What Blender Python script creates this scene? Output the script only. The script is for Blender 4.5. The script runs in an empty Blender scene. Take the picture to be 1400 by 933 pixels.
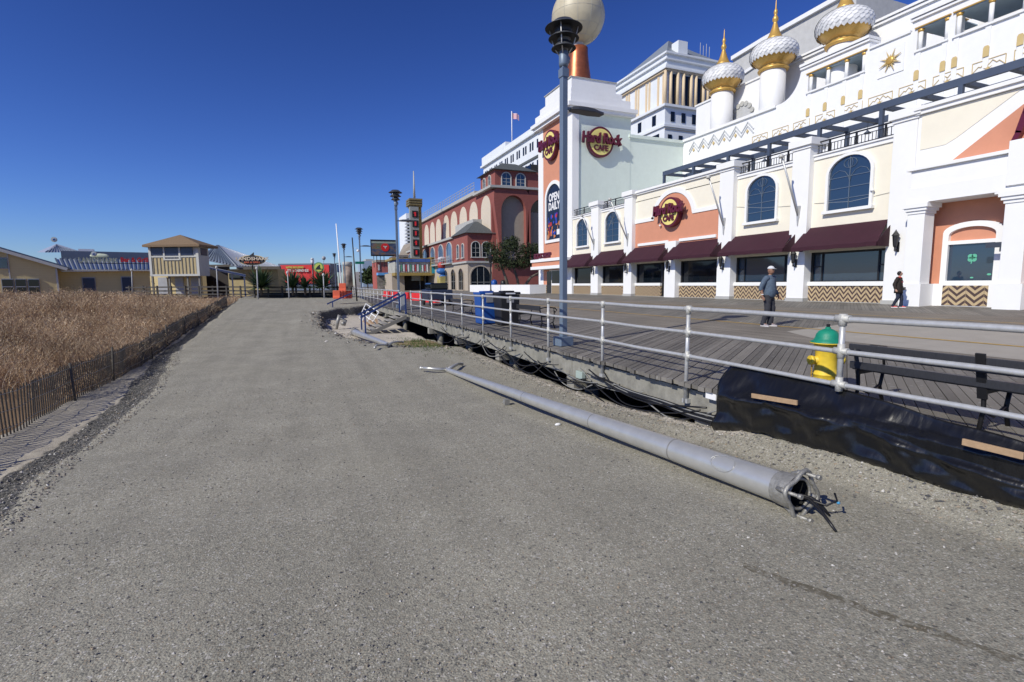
import bpy, math, random
import numpy as np
from mathutils import Vector, Matrix, noise
random.seed(7)
rng = np.random.default_rng(5)
R = math.radians
sc = bpy.context.scene
col = sc.collection
PI = math.pi

# ---------------------------------------------------------------- camera
CAM = Vector((0, 0, 2.15))
MR = Matrix(((0.9264366476083772, 0.0507998808419678, -0.37300738608584366),
             (-0.37632920280894866, 0.09980380493903093, -0.9210947462844814),
             (-0.009563946953684874, 0.9937095011250189, 0.11157938112632354)))
cd = bpy.data.cameras.new('camera'); cam = bpy.data.objects.new('camera', cd); col.objects.link(cam)
cd.sensor_width = 36; cd.lens = 18; cd.clip_end = 3000; cd.clip_start = 0.05
cam.matrix_world = Matrix.Translation(CAM) @ MR.to_4x4()
sc.camera = cam

def ray(px, py): return MR @ Vector((px - 700, 466.5 - py, -700))
def onX(px, py, X): r = ray(px, py); return CAM + r * (X / r.x)
def onY(px, py, Y): r = ray(px, py); return CAM + r * (Y / r.y)
def onZ(px, py, Z): r = ray(px, py); return CAM + r * ((Z - 2.15) / r.z)
def onD(px, py, D): return CAM + ray(px, py) * (D / 700)   # at a depth along the view
def dz(x): return 0.8 + 0.0285 * (x - 4.8)                   # boardwalk surface height

# ---------------------------------------------------------------- materials
class NT:
    def __init__(s, m):
        m.use_nodes = True; s.t = m.node_tree; s.t.nodes.clear()
        s.out = s.n('ShaderNodeOutputMaterial'); s.b = s.n('ShaderNodeBsdfPrincipled')
        s.l(s.b.outputs[0], s.out.inputs[0])
    def n(s, k, **kw):
        x = s.t.nodes.new(k)
        for a, v in kw.items(): setattr(x, a, v)
        return x
    def l(s, a, b): s.t.links.new(a, b)
    def put(s, v, inp):
        if hasattr(v, 'links') or hasattr(v, 'is_output'): s.l(v, inp)
        else: inp.default_value = v
    def pos(s): 
        if not hasattr(s, '_p'): s._p = s.n('ShaderNodeNewGeometry').outputs['Position']
        return s._p
    def obj(s):
        return s.n('ShaderNodeTexCoord').outputs['Object']
    def math(s, op, a, b=0.0, c=None):
        x = s.n('ShaderNodeMath', operation=op); s.put(a, x.inputs[0]); s.put(b, x.inputs[1])
        if c is not None: s.put(c, x.inputs[2])
        return x.outputs[0]
    def noise(s, scale, detail=3, rough=.55, vec=None, out='Fac'):
        x = s.n('ShaderNodeTexNoise'); x.inputs['Scale'].default_value = scale; x.inputs['Detail'].default_value = detail
        x.inputs['Roughness'].default_value = rough; s.l(vec or s.pos(), x.inputs['Vector']); return x.outputs[out]
    def voro(s, scale, out='Color', vec=None):
        x = s.n('ShaderNodeTexVoronoi'); x.inputs['Scale'].default_value = scale; s.l(vec or s.pos(), x.inputs['Vector']); return x.outputs[out]
    def ramp(s, fac, stops):
        x = s.n('ShaderNodeValToRGB'); e = x.color_ramp.elements
        while len(e) < len(stops): e.new(.5)
        for q, (p, c) in zip(e, stops):
            q.position = p; q.color = (c, c, c, 1) if isinstance(c, (int, float)) else (*c, 1)
        s.l(fac, x.inputs[0]); return x.outputs[0]
    def mix(s, fac, a, b, mode='MIX'):
        x = s.n('ShaderNodeMix', data_type='RGBA', blend_type=mode)
        s.put(fac, x.inputs[0])
        for v, i in ((a, 6), (b, 7)):
            if isinstance(v, tuple): x.inputs[i].default_value = (*v[:3], 1)
            else: s.l(v, x.inputs[i])
        return x.outputs[2]
    def xyz(s, vec=None):
        x = s.n('ShaderNodeSeparateXYZ'); s.l(vec or s.pos(), x.inputs[0]); return x.outputs
    def bump(s, h, strength=.3, dist=.02):
        x = s.n('ShaderNodeBump'); x.inputs['Strength'].default_value = strength; x.inputs['Distance'].default_value = dist
        s.l(h, x.inputs['Height']); s.l(x.outputs[0], s.b.inputs['Normal'])
    def attr(s, name, out='Fac'):
        return s.n('ShaderNodeAttribute', attribute_name=name).outputs[out]
    def mapv(s, rot=(0, 0, 0), scale=(1, 1, 1), vec=None):
        x = s.n('ShaderNodeMapping'); x.inputs['Rotation'].default_value = rot; x.inputs['Scale'].default_value = scale
        s.l(vec or s.pos(), x.inputs[0]); return x.outputs[0]

MATS = {}
def mat(name, c, rough=.6, metal=0, var=.12, scale=2.5, bump=.0, bscale=60, ior=1.45, dirt=None, stretch=None, coat=0, emit=None, sub=0):
    if name in MATS: return MATS[name]
    m = bpy.data.materials.new(name); t = NT(m)
    v = t.mapv(scale=stretch) if stretch else None
    n = t.noise(scale, 5, .6, v)
    f = t.ramp(n, [(.25, 1 - var), (.75, 1 + var * .6)])
    cc = t.mix(1.0, c, f, 'MULTIPLY')
    if name == 'yellow_siding':
        cc = t.mix(1.0, cc, t.ramp(t.math('FRACT', t.math('MULTIPLY', t.xyz()[2], 5.5)), [(0, .72), (.14, 1)]), 'MULTIPLY')
    if dirt:
        n2 = t.ramp(t.noise(.45, 6, .7, t.mapv(scale=(1, 1, .35))), [(.5, 0), (.75, 1)])
        cc = t.mix(t.math('MULTIPLY', n2, .35), cc, dirt)
    t.l(cc, t.b.inputs['Base Color'])
    t.b.inputs['Roughness'].default_value = rough; t.b.inputs['Metallic'].default_value = metal; t.b.inputs['IOR'].default_value = ior
    if coat: t.b.inputs['Coat Weight'].default_value = coat
    if bump: t.bump(t.noise(bscale, 4, .6), bump, .01)
    if emit:
        t.b.inputs['Emission Color'].default_value = (*emit[:3], 1); t.b.inputs['Emission Strength'].default_value = emit[3]
    MATS[name] = m; return m

def planks_mat(name, ang, width, c1, c2, gap=.06):
    m = bpy.data.materials.new(name); t = NT(m)
    v = t.mapv(rot=(0, 0, -ang))                      # x runs along the boards after this turn
    o = t.xyz(v)
    u = t.math('DIVIDE', o[1], width)
    fid = t.math('FLOOR', u); fr = t.math('FRACT', u)
    wn = t.n('ShaderNodeTexWhiteNoise', noise_dimensions='2D')
    cv = t.n('ShaderNodeCombineXYZ'); t.l(fid, cv.inputs[0]); t.l(t.math('FLOOR', t.math('ADD', t.math('DIVIDE', o[0], 3.6), t.math('MULTIPLY', fid, .37))), cv.inputs[1])
    t.l(cv.outputs[0], wn.inputs[0])
    g = t.noise(9, 5, .65, t.mapv(scale=(.12, 1, 1), vec=v))
    k = t.math('ADD', t.math('MULTIPLY', wn.outputs[0], .65), t.math('MULTIPLY', g, .35))
    c = t.mix(k, c1, c2)
    big = t.ramp(t.noise(.6, 4), [(.3, .8), (.7, 1.15)]); c = t.mix(1.0, c, big, 'MULTIPLY')
    edge = t.math('LESS_THAN', fr, gap)
    c = t.mix(edge, c, (.02, .018, .016))
    t.l(c, t.b.inputs['Base Color']); t.b.inputs['Roughness'].default_value = .75
    t.bump(t.math('SUBTRACT', t.math('MULTIPLY', g, .3), edge), .5, .006)
    return m

def herring(w, sl):
    m = bpy.data.materials.new('herringbone'); t = NT(m)
    o = t.xyz()
    a = t.math('ADD', o[0], o[1])
    tri = t.math('PINGPONG', a, w)
    p = t.math('FRACT', t.math('DIVIDE', t.math('ADD', o[2], t.math('MULTIPLY', tri, sl)), .21))
    dark = t.math('GREATER_THAN', p, .52)
    seam = t.math('LESS_THAN', t.math('PINGPONG', a, w), .006)
    c = t.mix(dark, (.5, .38, .22), (.075, .045, .04))
    c = t.mix(seam, c, (.3, .22, .13))
    c = t.mix(1.0, c, t.ramp(t.noise(14, 4), [(.2, .8), (.8, 1.1)]), 'MULTIPLY')
    t.l(c, t.b.inputs['Base Color']); t.b.inputs['Roughness'].default_value = .6
    return m

WHITE = mat('white_stucco', (.82, .82, .81), .7, var=.02, bump=.12, bscale=40, dirt=(.72, .71, .68))
WHITE2 = mat('white_paint', (.8, .805, .81), .55, var=.03, dirt=(.68, .67, .65))
CREAM = mat('cream_stucco', (.81, .76, .63), .75, var=.035, bump=.2, bscale=40, dirt=(.72, .67, .55))
CORAL = mat('coral_stucco', (.6, .265, .165), .75, var=.06, bump=.15, bscale=40, dirt=(.5, .22, .14))
PALEW = mat('pale_green_stucco', (.68, .76, .69), .8, var=.04, bump=.2, bscale=30, dirt=(.52, .58, .5))
MAROON = mat('maroon_canvas', (.04, .008, .017), .75, var=.15, bump=.2, bscale=120)
MAROONL = mat('maroon_letter', (.11, .012, .03), .35, var=.05)
YELL = mat('sign_yellow', (.8, .68, .22), .5, var=.06)
GOLD = mat('gold_paint', (.62, .38, .1), .35, metal=.35, var=.12)
GOLDM = mat('gold_flat', (.58, .44, .2), .5, var=.1)
SLATE = mat('pergola_slate_blue', (.062, .082, .125), .5, var=.1)
BLACKM = mat('black_iron', (.015, .015, .017), .45, var=.2)
GREYT = mat('grey_trim', (.42, .42, .4), .7, var=.1)
ALU = mat('brushed_aluminium', (.56, .555, .52), .36, metal=.55, var=.12, scale=6, bump=.08, bscale=30)
CAST = mat('cast_aluminium', (.36, .35, .32), .5, metal=.5, var=.35, scale=25, bump=.6, bscale=60)
GALV = mat('galvanised_pipe', (.52, .525, .52), .4, metal=.35, var=.16, scale=20)
GALVC = mat('pipe_fitting', (.54, .535, .5), .5, metal=.2, var=.25, scale=60, bump=.3, bscale=150)
LAMPB = mat('lamp_post_blue_grey', (.16, .21, .28), .45, metal=.2, var=.08)
LAMPD = mat('lamp_louver_dark', (.075, .08, .09), .4, metal=.3, var=.1)
BLUEP = mat('navy_handrail', (.02, .045, .16), .45, var=.15)
WOODG = mat('grey_timber', (.2, .19, .17), .85, var=.35, scale=12, bump=.4, bscale=30, stretch=(4, .5, 4))
BEAM = mat('weathered_beam', (.27, .26, .225), .9, var=.4, scale=5, bump=.4, bscale=25, dirt=(.1, .12, .08))
WOODN = mat('fresh_batten', (.4, .27, .16), .75, var=.2, scale=20)
DARK = mat('dark_void', (.012, .012, .012), .9)
CABLE = mat('black_cable', (.012, .012, .014), .4, var=.2)
CABLEW = mat('grey_cable', (.24, .24, .23), .5, var=.2)
YEL2 = mat('hydrant_yellow', (.8, .57, .05), .5, var=.2, scale=14, bump=.2, bscale=40, dirt=(.4, .26, .06))
GRN2 = mat('hydrant_green', (.01, .24, .15), .5, var=.25, scale=14, bump=.2, bscale=40)
BRICKR = mat('rose_red_stucco', (.27, .085, .07), .8, var=.12, bump=.1, dirt=(.2, .06, .05))
STONE = mat('beige_stone', (.42, .36, .29), .85, var=.15, scale=8, bump=.4, bscale=12)
TAN = mat('tan_panel', (.33, .29, .24), .85, var=.08)
TANL = mat('light_tan_panel', (.6, .52, .42), .85, var=.05)
SLATER = mat('slate_roof', (.1, .11, .11), .7, var=.3, scale=8, bump=.4, bscale=20)
YWALL = mat('yellow_siding', (.62, .5, .25), .75, var=.05)
TRIMG = mat('pale_trim', (.5, .5, .47), .7, var=.08)
SHING = mat('cedar_shingle', (.22, .15, .09), .85, var=.4, scale=14, bump=.5, bscale=30)
COPPER = mat('copper_stand', (.42, .13, .06), .38, metal=.6, var=.4, scale=1.6, bump=.5, bscale=3)
GLOBEM = mat('globe_cream', (.52, .46, .33), .45, var=.14, scale=1.2)
ORANGE = mat('orange_plastic', (.7, .13, .06), .5, var=.1)
REDP = mat('red_plastic', (.7, .03, .03), .5, var=.1)
BLUEB = mat('blue_plastic', (.015, .08, .33), .4, var=.1)
BLKB = mat('black_plastic', (.02, .02, .022), .4, var=.15)
SKIN = mat('skin', (.28, .15, .1), .55, var=.1); SKIN2 = mat('fair_skin', (.5, .3, .22), .55, var=.1)
RED = mat('sign_red', (.6, .02, .02), .5); HERR = herring(.18, 1.3); HERR2 = herring(.25, .9)
REDL = mat('lit_red_tube', (.5, .02, .03), .5, emit=(1, .03, .03, .12))
WHT = mat('plain_white', (.8, .8, .8), .5, var=.02)
TARPM = None

def glass(name, c=(.012, .02, .035), rough=.04, ior=2.3):
    m = bpy.data.materials.new(name); t = NT(m)
    t.b.inputs['Base Color'].default_value = (*c, 1); t.b.inputs['Roughness'].default_value = rough; t.b.inputs['IOR'].default_value = ior
    t.bump(t.noise(1.3, 2), .06, .02)
    return m
GLASS = glass('window_glass', (.02, .04, .07), ior=1.85); GLASSD = glass('dark_glass', (.006, .009, .014), ior=1.5)
GLASSB = glass('blue_glass', (.05, .12, .24), ior=2.0)

# ---------------------------------------------------------------- mesh helpers
def wloc(o):
    v = Vector((0, 0, 0))
    while o: v += o.location; o = o.parent
    return v
class M:
    def __init__(s): s.v = []; s.f = []; s.m = []; s.s = []
    def add(s, vs, fs, mi=0, smooth=False):
        b = len(s.v); s.v += [tuple(p) for p in vs]
        for f in fs: s.f.append([b + i for i in f]); s.m.append(mi); s.s.append(smooth)
        return s
    def hexa(s, p, mi=0): return s.add(p, [(0, 3, 2, 1), (4, 5, 6, 7), (0, 1, 5, 4), (1, 2, 6, 5), (2, 3, 7, 6), (3, 0, 4, 7)], mi)
    def box(s, x0, x1, y0, y1, z0, z1, mi=0):
        x0, x1 = min(x0, x1), max(x0, x1); y0, y1 = min(y0, y1), max(y0, y1); z0, z1 = min(z0, z1), max(z0, z1)
        return s.hexa([(x0, y0, z0), (x1, y0, z0), (x1, y1, z0), (x0, y1, z0), (x0, y0, z1), (x1, y0, z1), (x1, y1, z1), (x0, y1, z1)], mi)
    def bar(s, a, b, w, h, mi=0, up=(0, 0, 1)):
        a = Vector(a); b = Vector(b); d = (b - a).normalized(); u = Vector(up)
        r = d.cross(u)
        if r.length < 1e-4: r = d.cross(Vector((0, 1, 0)))
        r.normalize(); u = r.cross(d); r *= w / 2; u *= h / 2
        return s.hexa([a - r - u, a + r - u, b + r - u, b - r - u, a - r + u, a + r + u, b + r + u, b - r + u], mi)
    def prism(s, pts, vec, mi=0):
        n = len(pts); v = Vector(vec); P = [Vector(p) for p in pts]
        return s.add(P + [p + v for p in P], [tuple(range(n))[::-1], tuple(range(n, 2 * n))] + [(i, (i + 1) % n, n + (i + 1) % n, n + i) for i in range(n)], mi)
    def ring(s, outer, inner, vec, mi=0, closed=True):
        n = len(outer); v = Vector(vec); A = [Vector(p) for p in outer]; B = [Vector(p) for p in inner]
        vs = A + B + [p + v for p in A] + [p + v for p in B]; fs = []
        for i in range(n if closed else n - 1):
            j = (i + 1) % n
            fs += [(i, j, n + j, n + i), (2 * n + i, 3 * n + i, 3 * n + j, 2 * n + j), (i, 2 * n + i, 2 * n + j, j), (n + i, n + j, 3 * n + j, 3 * n + i)]
        if not closed: fs += [(0, n, 3 * n, 2 * n), (n - 1, 3 * n - 1, 4 * n - 1, 2 * n - 1)]
        return s.add(vs, fs, mi)
    def tube(s, pts, r, seg=8, mi=0, cap=True, smooth=True):
        P = [Vector(p) for p in pts]; n = len(P); rs = r if isinstance(r, (list, tuple)) else [r] * n
        vs = []; pu = None
        for i, p in enumerate(P):
            d = (P[min(i + 1, n - 1)] - P[max(i - 1, 0)]).normalized()
            if pu is None: pu = Vector((0, 0, 1)) if abs(d.z) < .9 else Vector((1, 0, 0))
            a = d.cross(pu)
            if a.length < 1e-5: a = d.orthogonal()
            a.normalize(); u = a.cross(d); pu = u
            for k in range(seg):
                t = 2 * PI * k / seg; vs.append(p + (a * math.cos(t) + u * math.sin(t)) * rs[i])
        fs = [(i * seg + k, i * seg + (k + 1) % seg, (i + 1) * seg + (k + 1) % seg, (i + 1) * seg + k) for i in range(n - 1) for k in range(seg)]
        s.add(vs, fs, mi, smooth)
        if cap:
            b = len(s.v) - len(vs)
            for f in (list(range(seg))[::-1], list(range((n - 1) * seg, n * seg))):
                s.f.append([b + i for i in f]); s.m.append(mi); s.s.append(False)
        return s
    def lathe(s, cx, cy, prof, seg=24, mi=0, smooth=True, tw=0):
        vs = [(cx + r * math.cos(2 * PI * k / seg + tw * i), cy + r * math.sin(2 * PI * k / seg + tw * i), z) for i, (r, z) in enumerate(prof) for k in range(seg)]
        n = len(prof)
        s.add(vs, [(i * seg + k, i * seg + (k + 1) % seg, (i + 1) * seg + (k + 1) % seg, (i + 1) * seg + k) for i in range(n - 1) for k in range(seg)], mi, smooth)
        b = len(s.v) - len(vs)
        if prof[0][0] > .001: s.f.append([b + i for i in range(seg)][::-1]); s.m.append(mi); s.s.append(False)
        if prof[-1][0] > .001: s.f.append([b + (n - 1) * seg + i for i in range(seg)]); s.m.append(mi); s.s.append(False)
        return s
    def ball(s, c, r, seg=14, rings=9, mi=0):
        c = Vector(c); rr = r if isinstance(r, (tuple, list)) else (r, r, r)
        vs = [(c.x + rr[0] * math.sin(PI * i / rings) * math.cos(2 * PI * k / seg), c.y + rr[1] * math.sin(PI * i / rings) * math.sin(2 * PI * k / seg), c.z + rr[2] * math.cos(PI * i / rings)) for i in range(rings + 1) for k in range(seg)]
        return s.add(vs, [(i * seg + k, (i + 1) * seg + k, (i + 1) * seg + (k + 1) % seg, i * seg + (k + 1) % seg) for i in range(rings) for k in range(seg)], mi, True)
    def loft(s, rings, seg=18, mi=0, wr=0, ph=0):
        """stacked ellipses: (cx, cy, z, rx, ry); wr adds soft folds"""
        vs = []
        for i, (cx, cy, z, rx, ry) in enumerate(rings):
            for k in range(seg):
                a = 2 * PI * k / seg; f = 1 + wr * noise.noise(Vector((math.cos(a) * 1.6 + ph, math.sin(a) * 1.6, z * 7)))
                vs.append((cx + rx * f * math.cos(a), cy + ry * f * math.sin(a), z))
        n = len(rings); s.add(vs, [(i * seg + k, i * seg + (k + 1) % seg, (i + 1) * seg + (k + 1) % seg, (i + 1) * seg + k) for i in range(n - 1) for k in range(seg)], mi, True)
        b = len(s.v) - len(vs)
        for f in (list(range(seg))[::-1], list(range((n - 1) * seg, n * seg))): s.f.append([b + i for i in f]); s.m.append(mi); s.s.append(False)
        return s
    def limb(s, pts, rs, seg=12, mi=0, wr=0, ph=0, sub=5):
        P = [Vector(p) for p in pts]; Q_ = []; RR = []
        for i in range(len(P) - 1):
            a = P[max(i - 1, 0)]; b = P[i]; c = P[i + 1]; d = P[min(i + 2, len(P) - 1)]
            for k in range(sub):
                t = k / sub; Q_.append(.5 * ((2 * b) + (c - a) * t + (2 * a - 5 * b + 4 * c - d) * t * t + (3 * b - a - 3 * c + d) * t ** 3)); RR.append((rs[i] * (1 - t) + rs[i + 1] * t) * (1 + wr * noise.noise(Vector((ph, i + t * 2.0, 3.3 * t + ph)) * 2.2)))
        Q_.append(P[-1]); RR.append(rs[-1]); return s.tube(Q_, RR, seg, mi)
    def build(s, name, mats, parent=None, bevel=0, smooth=None):
        me = bpy.data.meshes.new(name); off = wloc(parent) if parent else Vector((0, 0, 0))
        me.from_pydata([(a - off.x, b - off.y, c - off.z) for a, b, c in s.v], [], s.f)
        if not isinstance(mats, (list, tuple)): mats = [mats]
        for m in mats: me.materials.append(m)
        me.polygons.foreach_set('material_index', s.m); me.polygons.foreach_set('use_smooth', s.s)
        me.update()
        o = bpy.data.objects.new(name, me); col.objects.link(o); o.parent = parent
        if bevel:
            b = o.modifiers.new('b', 'BEVEL'); b.width = bevel; b.segments = 2; b.limit_method = 'ANGLE'; b.angle_limit = R(40)
        return o
def tag(o, label=None, cat=None, group=None, kind=None):
    if label: o['label'] = label
    if cat: o['category'] = cat
    if group: o['group'] = group
    if kind: o['kind'] = kind
    return o
def thing(name, label, cat, loc=(0, 0, 0), group=None):
    o = bpy.data.objects.new(name, None); col.objects.link(o); o.location = loc; o.empty_display_size = .2
    return tag(o, label, cat, group)
def kids(o): return [c for c in bpy.data.objects if c.parent == o]
def dup(o, loc=None, rz=None, label=None, parent=None):
    c = o.copy(); col.objects.link(c)
    if parent is not None: c.parent = parent
    if loc is not None: c.location = loc
    if rz is not None: c.rotation_euler.z = rz
    if label: c['label'] = label
    for ch in kids(o): dup(ch, parent=c)
    return c
def text(name, s, size, o, right, up, m, parent, ext=.03, bold=.0, shear=0, sx=1):
    cu = bpy.data.curves.new('t', 'FONT'); cu.body = s; cu.size = size; cu.align_x = 'CENTER'; cu.align_y = 'CENTER'
    cu.extrude = ext; cu.offset = bold; cu.shear = shear; cu.resolution_u = 3
    to = bpy.data.objects.new('t', cu); col.objects.link(to)
    dg = bpy.context.evaluated_depsgraph_get(); me = bpy.data.meshes.new_from_object(to.evaluated_get(dg))
    bpy.data.objects.remove(to)
    r = Vector(right).normalized(); u = Vector(up).normalized(); nn = r.cross(u); o = Vector(o); off = wloc(parent) if parent else Vector((0, 0, 0))
    for v in me.vertices: v.co = o - off + r * (v.co.x * sx) + u * v.co.y + nn * v.co.z
    me.name = name; me.materials.clear(); me.materials.append(m)
    q = bpy.data.objects.new(name, me); col.objects.link(q); q.parent = parent
    return q
NY = (0, -1, 0); PX = (1, 0, 0); UZ = (0, 0, 1)
def arch(y0, y1, z0, zs, zt, X, n=12, ax='x'):
    """outline of an arched opening; ax x: lies on plane X, runs along Y; ax y: lies on plane Y=X, runs along X"""
    c = (y0 + y1) / 2; a = (y1 - y0) / 2
    P = [(y0, z0), (y1, z0)] + [(c + a * math.cos(PI * i / n), zs + (zt - zs) * math.sin(PI * i / n)) for i in range(n + 1)]
    return [(X, p, z) if ax == 'x' else (p, X, z) for p, z in P]
# ---------------------------------------------------------------- light and sky
SUN_E = R(37); SUN_A = R(20)
S = Vector((-math.cos(SUN_A) * math.cos(SUN_E), -math.sin(SUN_A) * math.cos(SUN_E), math.sin(SUN_E)))
w = bpy.data.worlds.new('World'); sc.world = w; w.use_nodes = True
nt = w.node_tree; sky = nt.nodes.new('ShaderNodeTexSky'); sky.sky_type = 'NISHITA'; sky.sun_disc = False
sky.sun_elevation = SUN_E; sky.sun_rotation = math.atan2(S.x, S.y)
sky.altitude = 0; sky.air_density = 1.0; sky.dust_density = .1; sky.ozone_density = 2.5
tn = nt.nodes.new('ShaderNodeMix'); tn.data_type = 'RGBA'; tn.blend_type = 'MULTIPLY'; tn.inputs[0].default_value = 1; tn.inputs[7].default_value = (.325, .395, .665, 1)
gam = nt.nodes.new('ShaderNodeGamma'); gam.inputs[1].default_value = 1.56   # a polarised, deeper blue sky
nt.links.new(sky.outputs[0], gam.inputs[0]); nt.links.new(gam.outputs[0], tn.inputs[6]); nt.links.new(tn.outputs[2], nt.nodes['Background'].inputs[0]); nt.nodes['Background'].inputs[1].default_value = .06
sl = bpy.data.lights.new('sun', 'SUN'); sl.energy = 3.85; sl.angle = R(.53); sl.color = (1, .95, .82)
so = bpy.data.objects.new('sun', sl); col.objects.link(so); so.rotation_euler = S.to_track_quat('Z', 'Y').to_euler()
sc.view_settings.view_transform = 'Standard'; sc.view_settings.look = 'None'; sc.view_settings.exposure = .12; sc.view_settings.gamma = 1

# ---------------------------------------------------------------- ground
def interp(x, P):
    if x <= P[0][0]: return P[0][1]
    for (a, b), (c, d) in zip(P, P[1:]):
        if x <= c:
            t = (x - a) / (c - a); t = t * t * (3 - 2 * t); return b + (d - b) * t
    return P[-1][1]
BP = [(0, .5), (2.7, .36), (4, .28), (5.5, .18), (8, .05), (10, 0), (20, 0), (25, .12), (31, .42), (36, .62), (48, .9), (60, .98), (90, 1.1), (400, 1.1)]
XLP = [(-3, -2.1), (5, -2.4), (8, -2.75), (12, -2.9), (16, -3.4), (20, -4.0), (30, -4.35), (45, -4.9), (60, -6)]
XFP = [(-3, -4.5), (10, -4.55), (16, -4.6), (28, -5.1), (45, -5.6), (60, -7)]
XRP = [(15, 9), (16.5, 5), (18, 2.9), (20, 1.9), (23, 1.15), (28, .6), (33, .7), (36, 1.8), (39, 4), (42, 9)]
def nz(x, y, s, q=0): return noise.noise(Vector((x * s, y * s, q)))
def ground(x, y):
    """height and surface masks: sand, berm, turf"""
    b = interp(y, BP); xl = interp(y, XLP) + .12 * nz(x, y, .8); xf = interp(y, XFP)
    sand = berm = turf = dirt = 0.0; z = b
    if x < xl:
        t = min(1, (xl - x) / 1.0)
        z = b - t * (.2 + .15 * min(1, max(0, b - .2) / .3)) - (.05 * math.sin(t * PI))
        rough = math.sin(min(1, t) * PI); z += rough * (.05 * nz(x, y, 3.1) + .05 * nz(x, y, 8, 3) + .02 * nz(x, y, 19, 5))
        berm = min(1, (xl - x) / .25) * max(0, 1 - max(0, t - .55) / .25) if x > xl - 1 else 0
        sand = max(0, min(1, (t - .5) / .25)) if x > xl - 1 else 1
        if x <= xl - .7: z += .035 * nz(x, y, 1.6, 2) + .018 * nz(x, y, 6, 21)
    if x < xf - .1:
        t = min(1, (xf - .1 - x) / 7); z += t * (.75 + .3 * nz(x, y, .15, 7)) * (1 if y < 45 else max(0, 1 - (y - 45) / 12)) + .05 * nz(x, y, .9); turf = 1
    xr = 99 if y < 15 else interp(y, XRP)
    xr += .25 * nz(x, y, .7, 9) + .1 * nz(x, y, 2.3, 4)
    if -20 < y < 62:
        if 15 <= y < 40 and x > xr:       # eroded hollow of pale sand beside the steps
            t = min(1, (x - xr) / (.5 + .9 * max(0, min(1, (22 - y) / 5)))); low = -.22 + .2 * max(0, min(1, (y - 26) / 8)) + .06 * nz(x, y, .8)
            low += .16 * max(0, 1 - abs(x - 4.1) / 1.1) * max(0, 1 - abs(y - 19) / 4)
            z = z + (min(low, z) - z) * t * t * (3 - 2 * t); sand = max(sand, t); z += .05 * math.sin(t * PI) * nz(x, y, 4)
            dirt = max(0, min(1, 1.6 - abs(x - 4.0) / .8)) * max(0, min(1, 1.5 - abs(y - 18.6) / 2.6))
            berm = math.sin(t * PI) * (1 if y > 24 else .3)
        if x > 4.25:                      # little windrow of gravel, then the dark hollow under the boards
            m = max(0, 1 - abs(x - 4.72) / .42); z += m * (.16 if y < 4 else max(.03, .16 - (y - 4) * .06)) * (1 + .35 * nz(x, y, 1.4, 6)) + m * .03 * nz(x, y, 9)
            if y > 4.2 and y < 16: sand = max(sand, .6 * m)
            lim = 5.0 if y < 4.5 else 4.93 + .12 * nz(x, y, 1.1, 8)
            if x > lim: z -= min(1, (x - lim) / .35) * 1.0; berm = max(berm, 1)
    if abs(x) < 6 and x > xl and x < min(xr, 4.3) and y < 45: z += .012 * nz(x, y, 1.1, 11) + .004 * nz(x, y, 6, 12)
    return z, sand, berm, turf, dirt
def seq(*P):
    o = [P[0]]
    for a, st in P[1:]:
        n = max(1, round((a - (o[-1])) / st)); b = o[-1]; o += [b + (a - b) * i / n for i in range(1, n + 1)]
    return o
xs = seq(-1500, (-300, 300), (-60, 30), (-20, 4), (-8, 1), (-5.6, .3), (-2, .07), (3.8, .14), (5.4, .07), (12, 1.1), (60, 8), (300, 40), (1500, 300))
ys = seq(-60, (-10, 10), (-2, 1), (1, .2), (14, .075), (24, .13), (42, .25), (62, 1), (120, 6), (400, 40), (2600, 300))
nx, ny = len(xs), len(ys)
V = []; A = [[], [], [], []]
for y in ys:
    for x in xs:
        if abs(x) > 62 or y < -12 or y > 130: g = (.75 if y > 60 or y < -12 or x > 62 else .6, .5, 0, 0, 0)
        else: g = ground(x, y)
        V.append((x, y, g[0]))
        for k in range(4): A[k].append(g[k + 1])
me = bpy.data.meshes.new('ground')
F = [(j * nx + i, j * nx + i + 1, (j + 1) * nx + i + 1, (j + 1) * nx + i) for j in range(ny - 1) for i in range(nx - 1)]
me.from_pydata(V, [], F); me.polygons.foreach_set('use_smooth', [True] * len(F))
for nme, a in zip(('sand', 'berm', 'turf', 'dirt'), A):
    at = me.attributes.new(nme, 'FLOAT', 'POINT'); at.data.foreach_set('value', a)
go = bpy.data.objects.new('ground', me); col.objects.link(go); tag(go, kind='structure')
gm = bpy.data.materials.new('gravel_ground'); t = NT(gm)
fine = t.noise(170, 2, .7); mid = t.noise(30, 4, .6); big = t.noise(1.1, 5, .6); huge = t.noise(.25, 3)
vr = t.xyz(t.voro(115)); v2 = t.xyz(t.voro(52)); v3 = t.xyz(t.voro(190))
k = t.math('ADD', t.math('MULTIPLY', vr[0], .5), t.math('ADD', t.math('MULTIPLY', v3[1], .28), t.math('MULTIPLY', v2[1], .22)))
path = t.ramp(k, [(.1, (.16, .155, .135)), (.38, (.262, .25, .205)), (.55, (.322, .306, .248)), (.75, (.38, .362, .293)), (.92, (.5, .474, .388))])
path = t.mix(t.math('MULTIPLY', t.math('GREATER_THAN', vr[2], .97), .8), path, (.62, .6, .55))
path = t.mix(t.math('MULTIPLY', t.math('LESS_THAN', v2[2], .016), .6), path, (.045, .05, .055))
path = t.mix(t.math('MULTIPLY', t.math('GREATER_THAN', v2[0], .975), .6), path, (.5, .48, .44))
path = t.mix(t.math('MULTIPLY', t.math('GREATER_THAN', v3[0], .95), .5), path, (.36, .24, .14))
path = t.mix(1.0, path, t.ramp(mid, [(.3, .9), (.7, 1.08)]), 'MULTIPLY')
path = t.mix(1.0, path, t.ramp(big, [(.3, .87), (.7, 1.1)]), 'MULTIPLY')
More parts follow.
